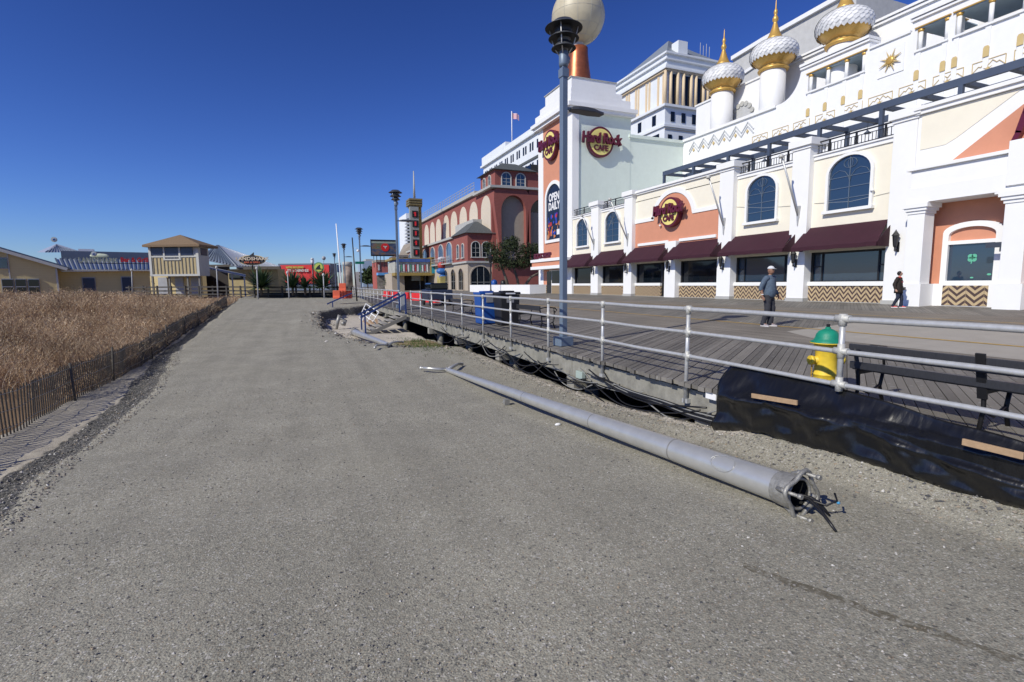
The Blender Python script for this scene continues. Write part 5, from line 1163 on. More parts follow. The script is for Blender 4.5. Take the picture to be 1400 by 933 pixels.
# ================================================================ low white wall, tree, lantern
wz = dz(18)
a = onZ(724.4, 402.6, wz); q = M(); q.box(a.x, a.x + .3, a.y, 60, wz - .3, wz + .85); q.box(a.x + .3, a.x + 6, a.y, a.y + .3, wz - .3, wz + .85); q.build('x', WHITE)
o = bpy.data.objects['x']; o.name = 'low_wall'; tag(o, 'low white wall around the pine beside the tower entrance', 'wall')
def leaves(q, c, r, n, s, rr, flat=1.0):
    for _ in range(n):
        while True:
            p = Vector((rr.uniform(-1, 1), rr.uniform(-1, 1), rr.uniform(-1, 1)))
            if .35 < p.length < 1: break
        p = Vector((c[0] + p.x * r[0], c[1] + p.y * r[1], c[2] + p.z * r[2])); a = Vector((rr.gauss(0, 1), rr.gauss(0, 1), rr.gauss(0, flat))).normalized() * s * rr.uniform(.6, 1.4); b = Vector((rr.gauss(0, 1), rr.gauss(0, 1), rr.gauss(0, flat))).normalized() * s * .5
        q.add([p - a, p + b, p + a, p - b * .8], [(0, 1, 2, 3)])
def tree(nm, label, base, H, crowns, trunks, m, n, s, seed, cat='tree', group=None):
    rr = random.Random(seed); t = thing(nm, label, cat, base, group); b = Vector(base)
    q = M()
    for tr in trunks: q.tube([b + Vector(p[:3]) for p in tr], [p[3] for p in tr], 7)
    q.build('trunk', BARK, t)
    q = M()
    for c in crowns:
        cc = b + Vector(c[:3]); k = int(n * c[3] * c[3])
        for _ in range(k):
            d = Vector((rr.gauss(0, 1), rr.gauss(0, 1), rr.gauss(0, 1))).normalized() * rr.uniform(.3, 1); p = cc + Vector((d.x * c[3], d.y * c[3], d.z * c[4])); leaves(q, p, (.28, .28, .2), 9, s, rr)
    q.build('crown', m, t); return t
BARK = mat('bark', (.12, .1, .08), .9, var=.3, scale=8)
PINE = mat('pine_foliage', (.035, .05, .018), .8, var=.5, scale=1.6); LEAF = mat('leaf_foliage', (.045, .075, .02), .8, var=.5, scale=1.2); YUC = mat('yucca_leaf', (.05, .09, .035), .6, var=.4, scale=3)
tree('pine_tree', 'dark wind-shaped pine standing behind the low white wall', (22, 53, 1.2), 6, [(-2.2, 0, 4.0, 1.5, 1.0), (-.6, .5, 4.9, 1.5, 1.0), (1.0, -.3, 4.5, 1.4, .9), (2.4, -1, 4.6, 1.4, .8), (3.4, -1.5, 5.2, 1.1, .7), (-1.4, -.4, 3.2, 1.4, .8), (.8, .2, 3.3, 1.5, .8), (-2.9, .6, 5.0, .8, .6), (2.2, -.5, 3.2, 1.1, .6), (-.4, 0, 5.6, .9, .6)],
     [[(-.8, 0, 0, .22), (-1.2, 0, 1.5, .16), (-1.8, 0, 3.2, .1), (-2.3, 0, 4.2, .05)], [(.4, 0, 0, .2), (.2, 0, 1.3, .15), (-.4, 0, 3.2, .1), (-.6, 0, 4.6, .05)], [(.6, 0, 0, .2), (1.6, -.4, 1.6, .14), (2.8, -.8, 2.3, .1), (3.4, -1.2, 4.2, .06)]], PINE, 62, .13, 3)
p = onX(671, 396, 17.6); q = M(); z = dz(17.6); q.lathe(p.x, p.y, [(.16, z), (.12, z + .3), (.07, z + .4), (.055, z + 2.9), (.12, z + 3.0)], 10); q.lathe(p.x, p.y, [(.12, z + 3.05), (.26, z + 3.55), (.32, z + 3.6), (.1, z + 3.85), (.02, z + 4.05)], 8, 0, False); tag(q.build('lantern_post', BLACKM), 'dark ornate lantern post in front of the pine', 'street lamp')

# ================================================================ rose-red arcaded building
rd = thing('arcaded_building', 'rose-red arcaded building with slate-roofed corner turrets beyond the pine', 'building', (24, 66, 1.2))
G0 = dz(20.6)
q = M(); q.box(24, 33, 66, 110, G0, 14.9); q.box(24.5, 33, 66, 72, 14.9, 17.3); q.box(20.6, 24, 66.3, 73, 5.1, 8.9); q.box(20.6, 24, 73, 110, 5.1, 8.7); q.build('red_wall', BRICKR, rd)
q = M(); q.box(20.55, 24, 66.25, 110, G0, 5.1); q.build('stone_base', STONE, rd)
q = M(); q.box(23.6, 33, 72.2, 110, 15.0, 15.5); q.box(23.4, 33, 64.8, 72.4, 14.75, 15.05); q.box(20.3, 24, 66, 73.2, 4.95, 5.2); q.box(20.3, 24, 73, 110, 8.7, 9.0); q.box(23.8, 33, 73.5, 110, 9.0, 9.3); q.build('cornice', GREYT, rd)
def hip(q, x0, x1, y0, y1, z0, z1, ov=.4, k=.5):
    x0 -= ov; x1 += ov; y0 -= ov; y1 += ov; w_ = min(x1 - x0, y1 - y0) * k
    a = (x0 + w_, y0 + w_, z1); b = (x1 - w_, y0 + w_, z1); c_ = (x1 - w_, y1 - w_, z1); d = (x0 + w_, y1 - w_, z1)
    q.add([(x0, y0, z0), (x1, y0, z0), (x1, y1, z0), (x0, y1, z0), a, b, c_, d], [(0, 1, 5, 4), (1, 2, 6, 5), (2, 3, 7, 6), (3, 0, 4, 7), (4, 5, 6, 7), (3, 2, 1, 0)])
q = M(); hip(q, 24.5, 30, 66, 72, 17.3, 18.6, .5, .35); q.build('slate_roof', SLATER, rd)
q = M(); hip(q, 20.6, 24.2, 66.3, 73, 8.9, 10.6, .4, .45); q.build('slate_roof', SLATER, rd)
q = M(); q.box(22.6, 24, 70, 79, 9.3, 11.2); q.build('plant_screen', GREYT, rd)
q = M(); 
for z in (15.9, 16.3, 16.7): q.box(23.65, 23.7, 72.4, 110, z, z + .05)
for i in range(26): q.box(23.65, 23.7, 72.5 + i * 1.5, 72.56 + i * 1.5, 15.5, 16.75)
q.build('roof_rail', GREYT, rd)
for px_ in (664.7, 647.8, 633.6, 620.8, 610, 599.4, 591, 583):
    y = onX(px_, 300, 24).y; w_ = 2.0; q = M(); q.prism([(p[0] - .06, p[1], p[2]) for p in arch(y - w_, y + w_, 9.3, 12.2, 14.2, 24, 12)], (.04, 0, 0)); q.build('blind_arch', TANL, rd)
def arch_plate(x0, x1, za, zs, zt, X0, X1, Z0, Z1, Y):
    i_ = arch(x0, x1, za, zs, zt, Y, 16, 'y'); cx_, cz_ = (x0 + x1) / 2, (Z0 + Z1) / 2; o = []
    for p in i_:
        dx_, dz_ = p[0] - cx_, p[2] - cz_; k = min((X1 - cx_) / dx_ if dx_ > 1e-6 else 1e9, (X0 - cx_) / dx_ if dx_ < -1e-6 else 1e9, (Z1 - cz_) / dz_ if dz_ > 1e-6 else 1e9, (Z0 - cz_) / dz_ if dz_ < -1e-6 else 1e9); o.append((cx_ + dx_ * k, Y, cz_ + dz_ * k))
    q = M(); q.ring(o, i_, (0, .9, 0)); q.build('arched_wall', BRICKR, rd)
arch_plate(25.0, 28.6, 5.15, 11.8, 13.9, 24.0, 28.95, 5.12, 14.74, 65.1); arch_plate(29.3, 32.7, 5.15, 11.8, 13.6, 28.952, 33, 5.12, 14.74, 65.1)
q = M(); q.box(24.6, 28.9, 65.9, 65.99, 5.2, 14.3); q.box(29, 32.9, 65.9, 65.99, 5.2, 11.9); q.build('blind_arch', TAN, rd)
q = M(); q.box(29, 32.9, 65.88, 65.99, 11.95, 14.3); q.box(30.2, 34, 67, 72, 15.1, 18.6); q.build('dark_glazing', GLASSD, rd)
for xx in (26.1, 28.2): frame_arch(rd, xx - .62, xx + .62, 15.3, 16.35, 16.95, 66, .12, plane='y', bars=(2, 3), fm=TRIMG)
for xx in (21.7, 23.2): frame_arch(rd, xx - .55, xx + .55, 5.75, 7.2, 7.75, 66.3, .1, plane='y', bars=(2, 3), fm=TRIMG, gm_=GLASSD)
for yy in (68.0, 70.2): frame_arch(rd, yy - .45, yy + .45, 15.3, 16.35, 16.85, 24.5, .1, bars=(2, 3), fm=TRIMG)
for yy in (68.4, 70.8): frame_arch(rd, yy - .45, yy + .45, 5.75, 7.2, 7.6, 20.6, .1, bars=(1, 2), fm=TRIMG)
for yy in (75.5, 80.5, 86, 92, 99, 106): frame_arch(rd, yy - 1.5, yy + 1.5, 5.3, 7.2, 8.3, 20.6, .1, bars=(3, 2), fm=TRIMG, gm_=GLASSB)
q = M(); q.box(19.9, 20.6, 73, 88, 5.1, 5.25)
for z in (5.7, 6.1): q.box(19.9, 19.95, 73, 88, z, z + .05)
for i in range(16): q.box(19.9, 19.95, 73 + i, 73.08 + i, 5.25, 6.1)
q.build('balcony_rail', GREYT, rd)
for px_ in (622, 610.5): y = onX(px_, 380, 20.55).y
for yy in (69.3, 73.3, 77.5): frame_arch(rd, yy - 1.15, yy + 1.15, G0 + .1, 3.4, 4.3, 20.55, .15, bars=(2, 2), fm=STONE, gm_=GLASSD)
frame_arch(rd, 20.95, 23.7, G0, 3.2, 4.5, 66.25, .18, plane='y', bars=(3, 2), fm=STONE, gm_=GLASSD, sill=False)

# ================================================================ tall white hotel
ht = thing('hotel_tower', 'tall white hotel with a pale gold colonnade and slate roof far behind', 'building', (60, 76, 1.2))
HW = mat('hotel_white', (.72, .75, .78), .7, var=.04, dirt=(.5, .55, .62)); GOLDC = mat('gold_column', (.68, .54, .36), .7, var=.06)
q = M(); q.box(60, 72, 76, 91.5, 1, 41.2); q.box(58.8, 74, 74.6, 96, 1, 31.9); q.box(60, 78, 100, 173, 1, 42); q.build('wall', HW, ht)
q = M(); ap_ = onX(914, 56, 63.5); q.add([(60, 76, 41.45), (72, 76, 41.45), (72, 91.5, 41.45), (60, 91.5, 41.45), tuple(ap_), (67, ap_.y + 1, ap_.z)], [(0, 1, 5, 4), (1, 2, 5), (2, 3, 4, 5), (3, 0, 4), (3, 2, 1, 0)]); q.build('slate_roof', mat('hotel_slate', (.2, .23, .27), .6, var=.1), ht)
q = M(); q.box(59.6, 72, 75.6, 91.9, 41.2, 41.5); q.box(59.5, 72, 75.5, 92, 38.9, 39.3); q.box(59.3, 72, 75.3, 92.2, 38.6, 38.9); q.box(59.6, 72, 75.6, 91.8, 40.2, 40.4); q.box(58.3, 74, 74.1, 96.4, 31.9, 32.3); q.box(58.5, 74, 74.3, 96.3, 28.6, 29.0)
q.box(59.2, 78, 100, 174, 42, 42.6); q.box(59.6, 78, 100, 173.4, 42.6, 44); q.box(59.6, 78, 151, 173.4, 44, 45.3); q.build('cornice', HW, ht)
q = M(); q.box(59.55, 60, 75.55, 92, 38.3, 38.5); q.box(60, 72, 75.55, 75.6, 38.3, 38.5); q.box(58.75, 74, 74.5, 74.56, 28.2, 28.35); q.build('coloured_band', GOLDC, ht)
q = M()
for p0, p1 in ((919.5, 924), (937, 942.5), (954, 959.5), (970, 975)):
    q.box(onY(p0, 120, 75.9).x, onY(p1, 120, 75.9).x, 75.9, 75.98, 32.8, 38)
for i in range(6): 
    for z in (29.6,): q.box(60 + i * 2.3, 60.8 + i * 2.3, 74.5, 74.58, z, z + 1.6); 
    q.box(59.5 + i * 2.3, 60.3 + i * 2.3, 74.5, 74.58, 25.2, 27.4)
for i in range(4): q.box(58.72, 58.8, 77 + i * 4.2, 78 + i * 4.2, 29.5, 31.2); q.box(58.72, 58.8, 76 + i * 4.2, 79 + i * 4.2, 25.6, 27.8)
for j in range(2):
    for i in range(15):
        for k in (0, 1.6): y = 103 + i * 4.7 + k; q.box(59.92, 60, y, y + .9, 38.2 - j * 5.4, 40.4 - j * 5.4)
q.build('window', GLASSD, ht)
q = M(); q.box(59.7, 60, 100, 146, 35.6, 36.2); q.build('dark_ledge', SLATER, ht)
for p_ in (909.5, 917, 926.5, 934.5, 945, 951.5, 962, 968): x = onY(p_, 120, 75.7).x; q = M(); q.lathe(x, 75.7, [(.3, 32.5), (.24, 38.2)], 12); q.build('column', GOLDC, ht)
q = M()
for y in (76.4, 77.8, 80.3, 81.2, 83.6, 84.4, 86.6, 87.4, 89.6, 90.4): q.box(59.85, 60, y, y + .45, 32.6, 38)
q.build('pilaster', GOLDC, ht)
q = M(); q.box(62.6, 64.6, 76.2, 78, 41.3, 43.9); q.build('chimney', HW, ht)
q = M()
for i in range(4): q.tube([(69 + .7 * i, 78, 41.5), (69 + .7 * i, 78, 45.2 - .4 * (i % 2))], .05, 4)
q.build('antenna', GREYT, ht)
q = M(); q.tube([(61.5, 92.5, 38), (61.5, 92.3, 40.4)], .3, 6); q.ball((61.5, 92.3, 40.6), .4, 8, 6); q.build('statue', GREYT, ht)
f0 = onX(700, 196, 62); f1 = onX(700, 152, 62)
fp = thing('flagpole', 'white flagpole flying a small faded flag on the hotel roof', 'flagpole', (62, f0.y, 44)); q = M(); q.tube([(62, f0.y, 43.5), (62, f0.y, f1.z)], .14, 6); q.build('pole', WHITE2, fp)
q = M(); n = 8; q.add([(62 + .15 + 2.1 * i / n, f0.y - .5 * i / n + .15 * math.sin(i), f1.z - .3 - 1.7 * j + -.08 * i - .1 * math.sin(i * .9)) for i in range(n + 1) for j in (0, 1)], [(2 * i, 2 * i + 1, 2 * i + 3, 2 * i + 2) for i in range(n)])
fm_ = bpy.data.materials.new('flag_stripes'); t = NT(fm_); z_ = t.xyz()[2]; t.l(t.mix(t.math('GREATER_THAN', t.math('FRACT', t.math('MULTIPLY', z_, 3.0)), .5), (.6, .12, .16), (.75, .7, .72)), t.b.inputs['Base Color'])
q.build('flag', fm_, fp)

# ================================================================ theatre marquee and the far end of the promenade
def YB(q, x0, x1, y0, y1, Y, dp, mi=0):
    a = onY(x0, (y0 + y1) / 2, Y); b = onY(x1, (y0 + y1) / 2, Y); q.box(a.x, b.x, Y, Y + dp, onY((x0 + x1) / 2, y1, Y).z, onY((x0 + x1) / 2, y0, Y).z, mi); return q
MG = mat('marquee_gold', (.33, .24, .07), .5, var=.15); MGREY = mat('marquee_grey', (.27, .29, .28), .6)
mq = thing('theatre_marquee', 'gold theatre marquee with a tall blade sign of seven lit red letters', 'marquee', (17, 88, 1.2))
YB(M(), 562, 573.5, 283, 384, 88, 1.0).build('blade_face', MGREY, mq); YB(M(), 566.5, 577.5, 283, 384, 89.1, 2).build('blade_side', MG, mq)
q = M()
for i in range(3): YB(q, 559.5, 577.5, 271.5 + i * 3.3, 273.9 + i * 3.3, 87.7 + .1 * i, 3)
YB(q, 561, 577, 274, 283, 88.2, 2.4); q.build('blade_crown', mat('dull_gold', (.2, .16, .07), .5), mq)
q = M(); a = onY(566.5, 271, 89); b = onY(565, 234, 89); q.tube([(a.x, 89, a.z), (a.x, 89, b.z)], [.22, .08], 6); q.build('spire', GREYT, mq)
for i in range(7):
    yc = 293 + i * 13.1; xo = i * .45; q = M(); YB(q, 563.6 + xo, 571.6 + xo, yc - 4.6, yc + 4.6, 87.9, .05); lb_ = q.build('letter_box', BLACKM, mq)
    c = onY(567.6 + xo, yc, 87.9); q = M(); q.box(c.x - .13, c.x + .13, 87.82, 87.88, c.z - .34, c.z + .34); q.box(c.x - .24 + .1 * (i % 3), c.x + .1, 87.83, 87.89, c.z + (.1, -.2, .2, 0, -.1, .15, -.15)[i], c.z + (.1, -.2, .2, 0, -.1, .15, -.15)[i] + .14); q.build('letter', REDL, lb_)
q = M(); YB(q, 536, 600, 353, 355.5, 85, 8); YB(q, 540, 600, 373, 377, 85, 8); q.build('marquee_edge', MG, mq)
q = M(); YB(q, 540, 588, 358, 374, 85.2, 7); q.build('marquee_panel', mat('marquee_cream', (.45, .45, .4), .6, var=.5, scale=1.4), mq)
q = M(); YB(q, 542, 588, 354, 358.5, 84.9, 7); q.build('marquee_strip', mat('marquee_blue', (.06, .12, .35), .5, var=.5, scale=2), mq)
q = M(); mr = random.Random(6)
for i in range(13): x = 545 + i * 3.2; YB(q, x, x + 1.5, 361 + mr.random() * 2, 370 + mr.random() * 2, 85.1 - .003 * i, .05, i % 4)
q.build('marquee_poster', [WHT, mat('mq_green', (.1, .35, .2), .5), WHT, mat('mq_red', (.5, .05, .05), .5)], mq)
q = M(); YB(q, 589, 600, 352, 376, 84.8, 5); gpx = q.build('gold_end', MG, mq)
q = M(); YB(q, 590.5, 598, 353.5, 358.5, 84.7, .1, 0); YB(q, 590.5, 598, 361, 374, 84.7, .1, 1); q.build('poster', [GLASSD, mat('mq_teal', (.03, .3, .4), .5, var=.4, scale=2)], mq)
q = M(); YB(q, 553, 600, 377, 398.5, 90, .5); q.build('entrance', mat('dark_entrance', (.05, .04, .035), .8, var=.4, scale=.8), mq)
q = M(); YB(q, 536, 553, 374, 398.5, 88, 8); q.build('entrance_wall', STONE, mq)
for x in (574, 581, 592): q = M(); YB(q, x, x + 1, 377, 398, 89.5, .2); q.build('door_post', GREYT, mq)
py_ = thing('painted_pylon', 'brightly painted figure-topped pylon between marquee and stone arches', 'pylon', (18.5, 80, 1.2))
q = M(); YB(q, 602, 612.5, 378, 399, 78, 2); q.build('mural_base', mat('mural_yellow', (.5, .42, .15), .6, var=.6, scale=1.1), py_)
q = M(); c = onY(607, 371, 78); q.ball((c.x, 78.5, c.z), (1.1, .6, .55), 12, 8); q.ball((c.x, 78.5, c.z - .9), (.7, .5, .5), 10, 6); q.build('blue_figure', mat('mural_blue', (.04, .16, .45), .5, var=.5, scale=3), py_)
q = M(); c = onY(606, 363, 78); q.ball((c.x, 78.5, c.z), (.8, .5, .6), 10, 6); q.build('red_top', mat('mural_red', (.5, .06, .05), .5, var=.6, scale=3), py_)
q = M(); q.ball((c.x, 78.5, c.z + 1.0), (.75, .4, .35), 10, 6); q.build('white_top', mat('mural_white', (.5, .5, .55), .5, var=.4, scale=3), py_)

def bld(nm, label, parts, cat='building', group=None):
    """parts: (name, px0, px1, py0, py1, Y, depth, material)"""
    a = onY(parts[0][1], parts[0][4], parts[0][5]); t = thing(nm, label, cat, (a.x, parts[0][5], a.z), group)
    for p_ in parts: YB(M(), *p_[1:7]).build(p_[0], p_[7], t)
    return t
bld('shingled_building', 'brown-roofed building with pale shutters just left of the blade sign', [('wall', 541, 564, 350, 399, 108, 8, mat('brown_wall', (.13, .09, .07), .8, var=.1)), ('shutter', 541.5, 546, 352, 366, 107.8, .2, TRIMG), ('shutter', 548, 552, 352, 366, 107.8, .2, TRIMG), ('awning', 537, 553, 371.5, 375, 104, 3, mat('sky_blue_awning', (.12, .35, .7), .6)), ('shopfront', 541, 556, 376, 398, 107.7, .3, mat('shopfront_mix', (.3, .27, .24), .6, var=.8, scale=.9))])
o = [b for b in bpy.data.objects if b.name == 'shingled_building'][0]
q = M(); A_ = [onY(x, y, Y) for x, y, Y in ((545, 349, 107.5), (566, 349, 107.5), (566, 331, 113), (552, 335, 113))]; q.add(A_ + [p + Vector((0, .1, -.4)) for p in A_], [(0, 1, 2, 3), (4, 5, 6, 7), (0, 1, 5, 4), (1, 2, 6, 5), (3, 0, 4, 7)]); q.build('roof', TAN, o)
bld('brick_shop', 'small red brick shop with a pale blue awning left of the brown-roofed building', [('wall', 515, 531, 358, 399, 128, 8, mat('shop_brick', (.38, .1, .08), .8)), ('window', 517, 519, 362, 370, 127.8, .2, TRIMG), ('cornice', 514, 532, 355.5, 358.5, 127.5, 8, TAN), ('awning', 517, 538, 373, 376.5, 125, 3, mat('sky_blue_awning', (.12, .35, .7), .6)), ('shopfront', 516, 532, 378, 398, 127.7, .2, mat('shopfront_mix', (.3, .27, .24), .6, var=.8, scale=.9))])
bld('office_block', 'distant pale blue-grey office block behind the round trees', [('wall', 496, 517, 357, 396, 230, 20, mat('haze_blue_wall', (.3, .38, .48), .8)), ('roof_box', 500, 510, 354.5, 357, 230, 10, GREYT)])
bld('white_highrise', 'distant white high-rise with stacked balconies behind the blade sign', [('wall', 556, 567, 292, 350, 260, 20, HW)] + [('balcony', 554.5, 561, 300 + 4.6 * i, 302 + 4.6 * i, 256, 3, mat('highrise_slab', (.6, .62, .64), .8)) for i in range(10)] + [('glazing', 557.5, 561, 299, 349, 259.5, .5, GLASSD)])
for i, (x0, x1, y0, m_, lb) in enumerate(((455, 462, 378, mat('far_mural', (.12, .2, .2), .8, var=.8, scale=.4), 'tiny painted stall beyond the wooden rail, right of the yuccas'), (487, 495, 372, mat('far_pale', (.45, .42, .4), .8, var=.6, scale=.4), 'tiny pale shopfront far down the promenade'),)):
    bld('far_stall' if i == 0 else 'far_shopfront', lb, [('wall', x0, x1, y0, 400, 150 + 20 * i, 6, m_)])
cy = onY(476.5, 396, 118); ct = thing('painted_kiosk', 'drum-shaped painted kiosk far off, right of the leaning white mast', 'kiosk', (cy.x, 118, 1.2)); r_ = (onY(483, 380, 118).x - onY(470, 380, 118).x) / 2
q = M(); zt = onY(476, 364, 118).z; q.lathe(cy.x, 118, [(r_, 1), (r_, zt)], 20); q.build('drum', mat('kiosk_mural', (.3, .24, .2), .6, var=.95, scale=.55), ct); q = M(); q.lathe(cy.x, 118, [(r_ * 1.06, zt), (r_ * 1.06, zt + .8), (r_ * .9, zt + .9)], 20); q.build('drum_cap', GREYT, ct)
bld('video_screen', 'small dark video screen far off, left of the painted kiosk', [('panel', 461, 467, 362, 372.5, 118, .5, mat('screen_blue', (.03, .06, .16), .4, var=.8, scale=.5)), ('pole', 463.6, 464.4, 372.5, 400, 118, .4, BLACKM)], 'screen')
# billboard
bb = thing('billboard', 'large billboard with a red round heart emblem above the shops', 'billboard', (18, 120, 4)); Yb = 120
YB(M(), 507, 544.5, 328, 350.5, Yb, .6).build('frame', BLACKM, bb)
bm = bpy.data.materials.new('billboard_picture'); t = NT(bm); c = t.ramp(t.noise(.55, 4, .7, t.mapv(scale=(.6, 1, 1.6))), [(.3, (.02, .03, .06)), (.45, (.06, .09, .16)), (.55, (.2, .12, .07)), (.65, (.07, .14, .08)), (.75, (.3, .3, .28))]); t.l(c, t.b.inputs['Base Color'])
YB(M(), 508, 543.5, 330.5, 348.7, Yb - .05, .05).build('picture', bm, bb)
YB(M(), 508, 543.5, 330.5, 333, Yb - .08, .02).build('sky_strip', mat('pale_strip', (.3, .36, .3), .6), bb)
c = onY(526.5, 338.5, Yb); q = M(); q.prism([(c.x + .92 * math.cos(a), Yb - .12, c.z + .92 * math.sin(a)) for a in [2 * PI * i / 28 for i in range(28)]], (0, .04, 0)); q.build('emblem', RED, bb)
q = M(); q.prism([(c.x + u * .5, Yb - .15, c.z + v * .5) for u, v in ((-1, .55), (-.5, .7), (0, .45), (.5, .7), (1, .55), (.45, .1), (.1, -.75), (-.25, .05))], (0, .02, 0)); q.build('heart_mark', TRIMG, bb)
for x in (511, 515, 520, 525): YB(M(), x, x + .7, 350, 366, Yb + .2, .3).build('strut', BLACKM, bb)
# trees and planters far along
for px_, Y, h_, r_, lb in ((503, 150, 3.3, 2.4, 'round green tree farther left of the brick shop'), (511, 140, 3.6, 2.5, 'round green tree just left of the brick shop')):
    a = onY(px_, 396, Y); tree('street_tree', lb, (a.x, Y, dz(a.x)), 5, [(0, 0, h_, r_, 2.2), (-.8, 0, h_ - .6, r_ * .7, 1.6), (.8, 0, h_ - .4, r_ * .7, 1.5), (0, 0, h_ + 1.6, r_ * .5, 1)], [[(0, 0, -.2, .2), (0, 0, h_, .12)]], LEAF, 14, .4, px_, group='round street trees')
def rosette(nm, label, base, L, n, m, seed, trunk=.4, group=None, droop=.25, wd=.05):
    rr = random.Random(seed); t = thing(nm, label, 'plant', base, group); b = Vector(base); q = M()
    for i in range(n):
        a = rr.uniform(0, 2 * PI); e = math.asin(rr.uniform(-.1, 1)); l = L * rr.uniform(.7, 1.05); d = Vector((math.cos(a) * math.cos(e), math.sin(a) * math.cos(e), math.sin(e))); s = d.cross(Vector((0, 0, 1)));
        if s.length < .01: s = Vector((1, 0, 0))
        s = s.normalized() * wd * L; o_ = b + Vector((0, 0, trunk)); m1 = o_ + d * l * .5; tip = o_ + d * l + Vector((0, 0, -droop * l * math.cos(e)))
        q.add([o_ - s * .6, o_ + s * .6, m1 + s, m1 - s, tip], [(0, 1, 2, 3), (3, 2, 4)])
    q.build('leaves', m, t); q = M(); q.tube([b, b + Vector((0, 0, trunk))], .12, 7); q.build('stem', BARK, t); return t
for px_, Y, lb in ((541, 92, 'potted palm nearest the blade sign entrance'), (530, 95, 'potted palm just left of the second street lamp')):
    a = onY(px_, 397, Y); pt = rosette('potted_palm', lb, (a.x, Y, dz(a.x)), 1.5, 70, YUC, px_, 1.3, 'potted palms'); q = M(); q.lathe(a.x, Y, [(.35, dz(a.x)), (.5, dz(a.x) + .8)], 12); q.build('pot', STONE, pt)
# black post with street sign, white mast
a = onY(488, 404, 44); b = onY(481.5, 325, 44); sp_ = thing('sign_post', 'leaning black post carrying a small green street sign', 'sign post', (a.x, 44, .4))
q = M(); q.tube([(a.x, 44, .3), (b.x, 44, b.z)], [.06, .045], 8); q.build('pole', BLACKM, sp_); c = onY(485.5, 359.5, 44); q = M(); q.box(c.x, c.x + .72, 43.97, 44.0, c.z - .1, c.z + .1); sg = q.build('street_sign', mat('street_green', (.0, .16, .09), .5), sp_)
q = M(); e_ = onY(485, 340, 44); q.tube([(e_.x - .05, 44, e_.z), (e_.x + .1, 44, e_.z + .05), (e_.x + .22, 44, e_.z - .1)], .02, 5); q.ball((e_.x + .24, 44, e_.z - .18), .11, 8, 6); q.build('globe_lamp', WHT, sp_)
a = onY(468.5, 406, 46); b = onY(459.5, 306, 46); q = M(); q.tube([(a.x, 46, .4), (b.x, 46, b.z)], [.075, .04], 8); tag(q.build('mast', WHITE2), 'thin leaning white mast rising beside the orange barriers', 'mast')
# barriers
def barrier(x, y, z, label, m_, rz=0, L=1.0):
    q = M(); h = .62; q.prism([(-.22, 0, 0), (.22, 0, 0), (.2, 0, .12), (.1, 0, .22), (.08, 0, h), (-.08, 0, h), (-.1, 0, .22), (-.2, 0, .12)], (0, L, 0)); o = q.build('plastic_barrier', m_, bevel=.02); o.location = (x, y, z); o.rotation_euler.z = rz; return tag(o, label, 'barrier', 'plastic barriers beyond the railing')
for i, (px_, py_, zz) in enumerate(((467, 409, 0), (471, 409, 0), (475, 409, 0), (476, 403, .5), (480, 409, 0), (484, 408, 0))):
    a = onY(px_, 408.5, 41); barrier(a.x - .1, 41 + .1 * i, a.z + zz * 1.1, 'orange plastic barrier stacked in the small pile beside the mast', ORANGE, R(80), .5)
for i in range(5):
    Y = 34 + 5.2 * i; barrier(8.4, Y, dz(6.6), 'red plastic barrier in the row behind the white railing', REDP, R(4), 2.6)
cr = thing('parked_cart', 'dark low utility cart parked behind the railing near the steps', 'cart', (7.4, 31, dz(7.4))); z = dz(7.4)
q = M(); q.box(6.9, 8.2, 29.5, 32.2, z + .35, z + .95); q.build('body', mat('dark_cart', (.03, .04, .07), .4), cr, bevel=.05)
q = M(); q.box(7.0, 8.1, 30.1, 31.6, z + .95, z + 1.35); q.build('cab', GLASSD, cr, bevel=.08)
for x in (6.95, 8.15):
    for y in (29.9, 31.8): q = M(); q.tube([(x - .06, y, z + .25), (x + .06, y, z + .25)], .25, 14); q.build('wheel', BLKB, cr)
q = M(); a = onY(559, 396, 30); q.box(4.75, 5.0, 27.35, 27.95, dz(5), dz(5) + .95); tag(q.build('utility_cabinet', mat('grey_cabinet', (.4, .42, .43), .5), bevel=.01), 'grey metal cabinet at the head of the steps', 'cabinet')

# ================================================================ beach bar buildings on the left
fw = Vector((.3763, .9265, 0)); FW_ = fw.normalized(); RG = Vector((FW_.y, -FW_.x, 0))
DS = 1.0
def frame_az(a, k):      # which way the next building faces, and how far off it stands
    global FW_, RG, DS
    FW_ = Vector((math.sin(R(a)), math.cos(R(a)), 0)); RG = Vector((FW_.y, -FW_.x, 0)); DS = k
def G(px, py, D): r = ray(px, py); return CAM + r * (D * DS / (r.x * FW_.x + r.y * FW_.y))
def gp(px, D, z): p = G(px, 392, D); return Vector((p.x, p.y, z))
def gz(px, py, D): return G(px, py, D).z
def GB(q, x0, x1, y0, y1, D, dp, mi=0, y1z=None):
    a = gp(x0, D, 0); b = gp(x1, D, 0); z0 = gz((x0 + x1) / 2, y1, D) if y1z is None else y1z; z1 = gz((x0 + x1) / 2, y0, D); s = FW_ * dp; p = []
    for z in (z0, z1): p += [(*(v.x, v.y), z) for v in (a, b, b + s, a + s)]
    q.hexa(p, mi); return q
def gquad(q, pts, mi=0, th=.12):
    P = [G(*p) for p in pts]; q.prism(P, (0, 0, -th), mi); return q
def seam_roof(par, pts, n, nm='metal_roof', m_=None, rib=None):
    """pts: eave left, eave right, top right, top left as (px, py, D); ribs run from eave to top"""
    P = [G(*p) for p in pts]; q = M(); q.prism(P, (0, 0, -.1)); r_ = q.build(nm, m_ or MROOF, par); q = M()
    for i in range(n + 1):
        a = P[0].lerp(P[1], i / n) ; b = P[3].lerp(P[2], i / n)
        if (a - b).length > .2: q.bar(a + Vector((0, 0, .06)), b + Vector((0, 0, .06)), .16, .16)
    q.build('seam_ribs', rib or MRIB, r_); return r_
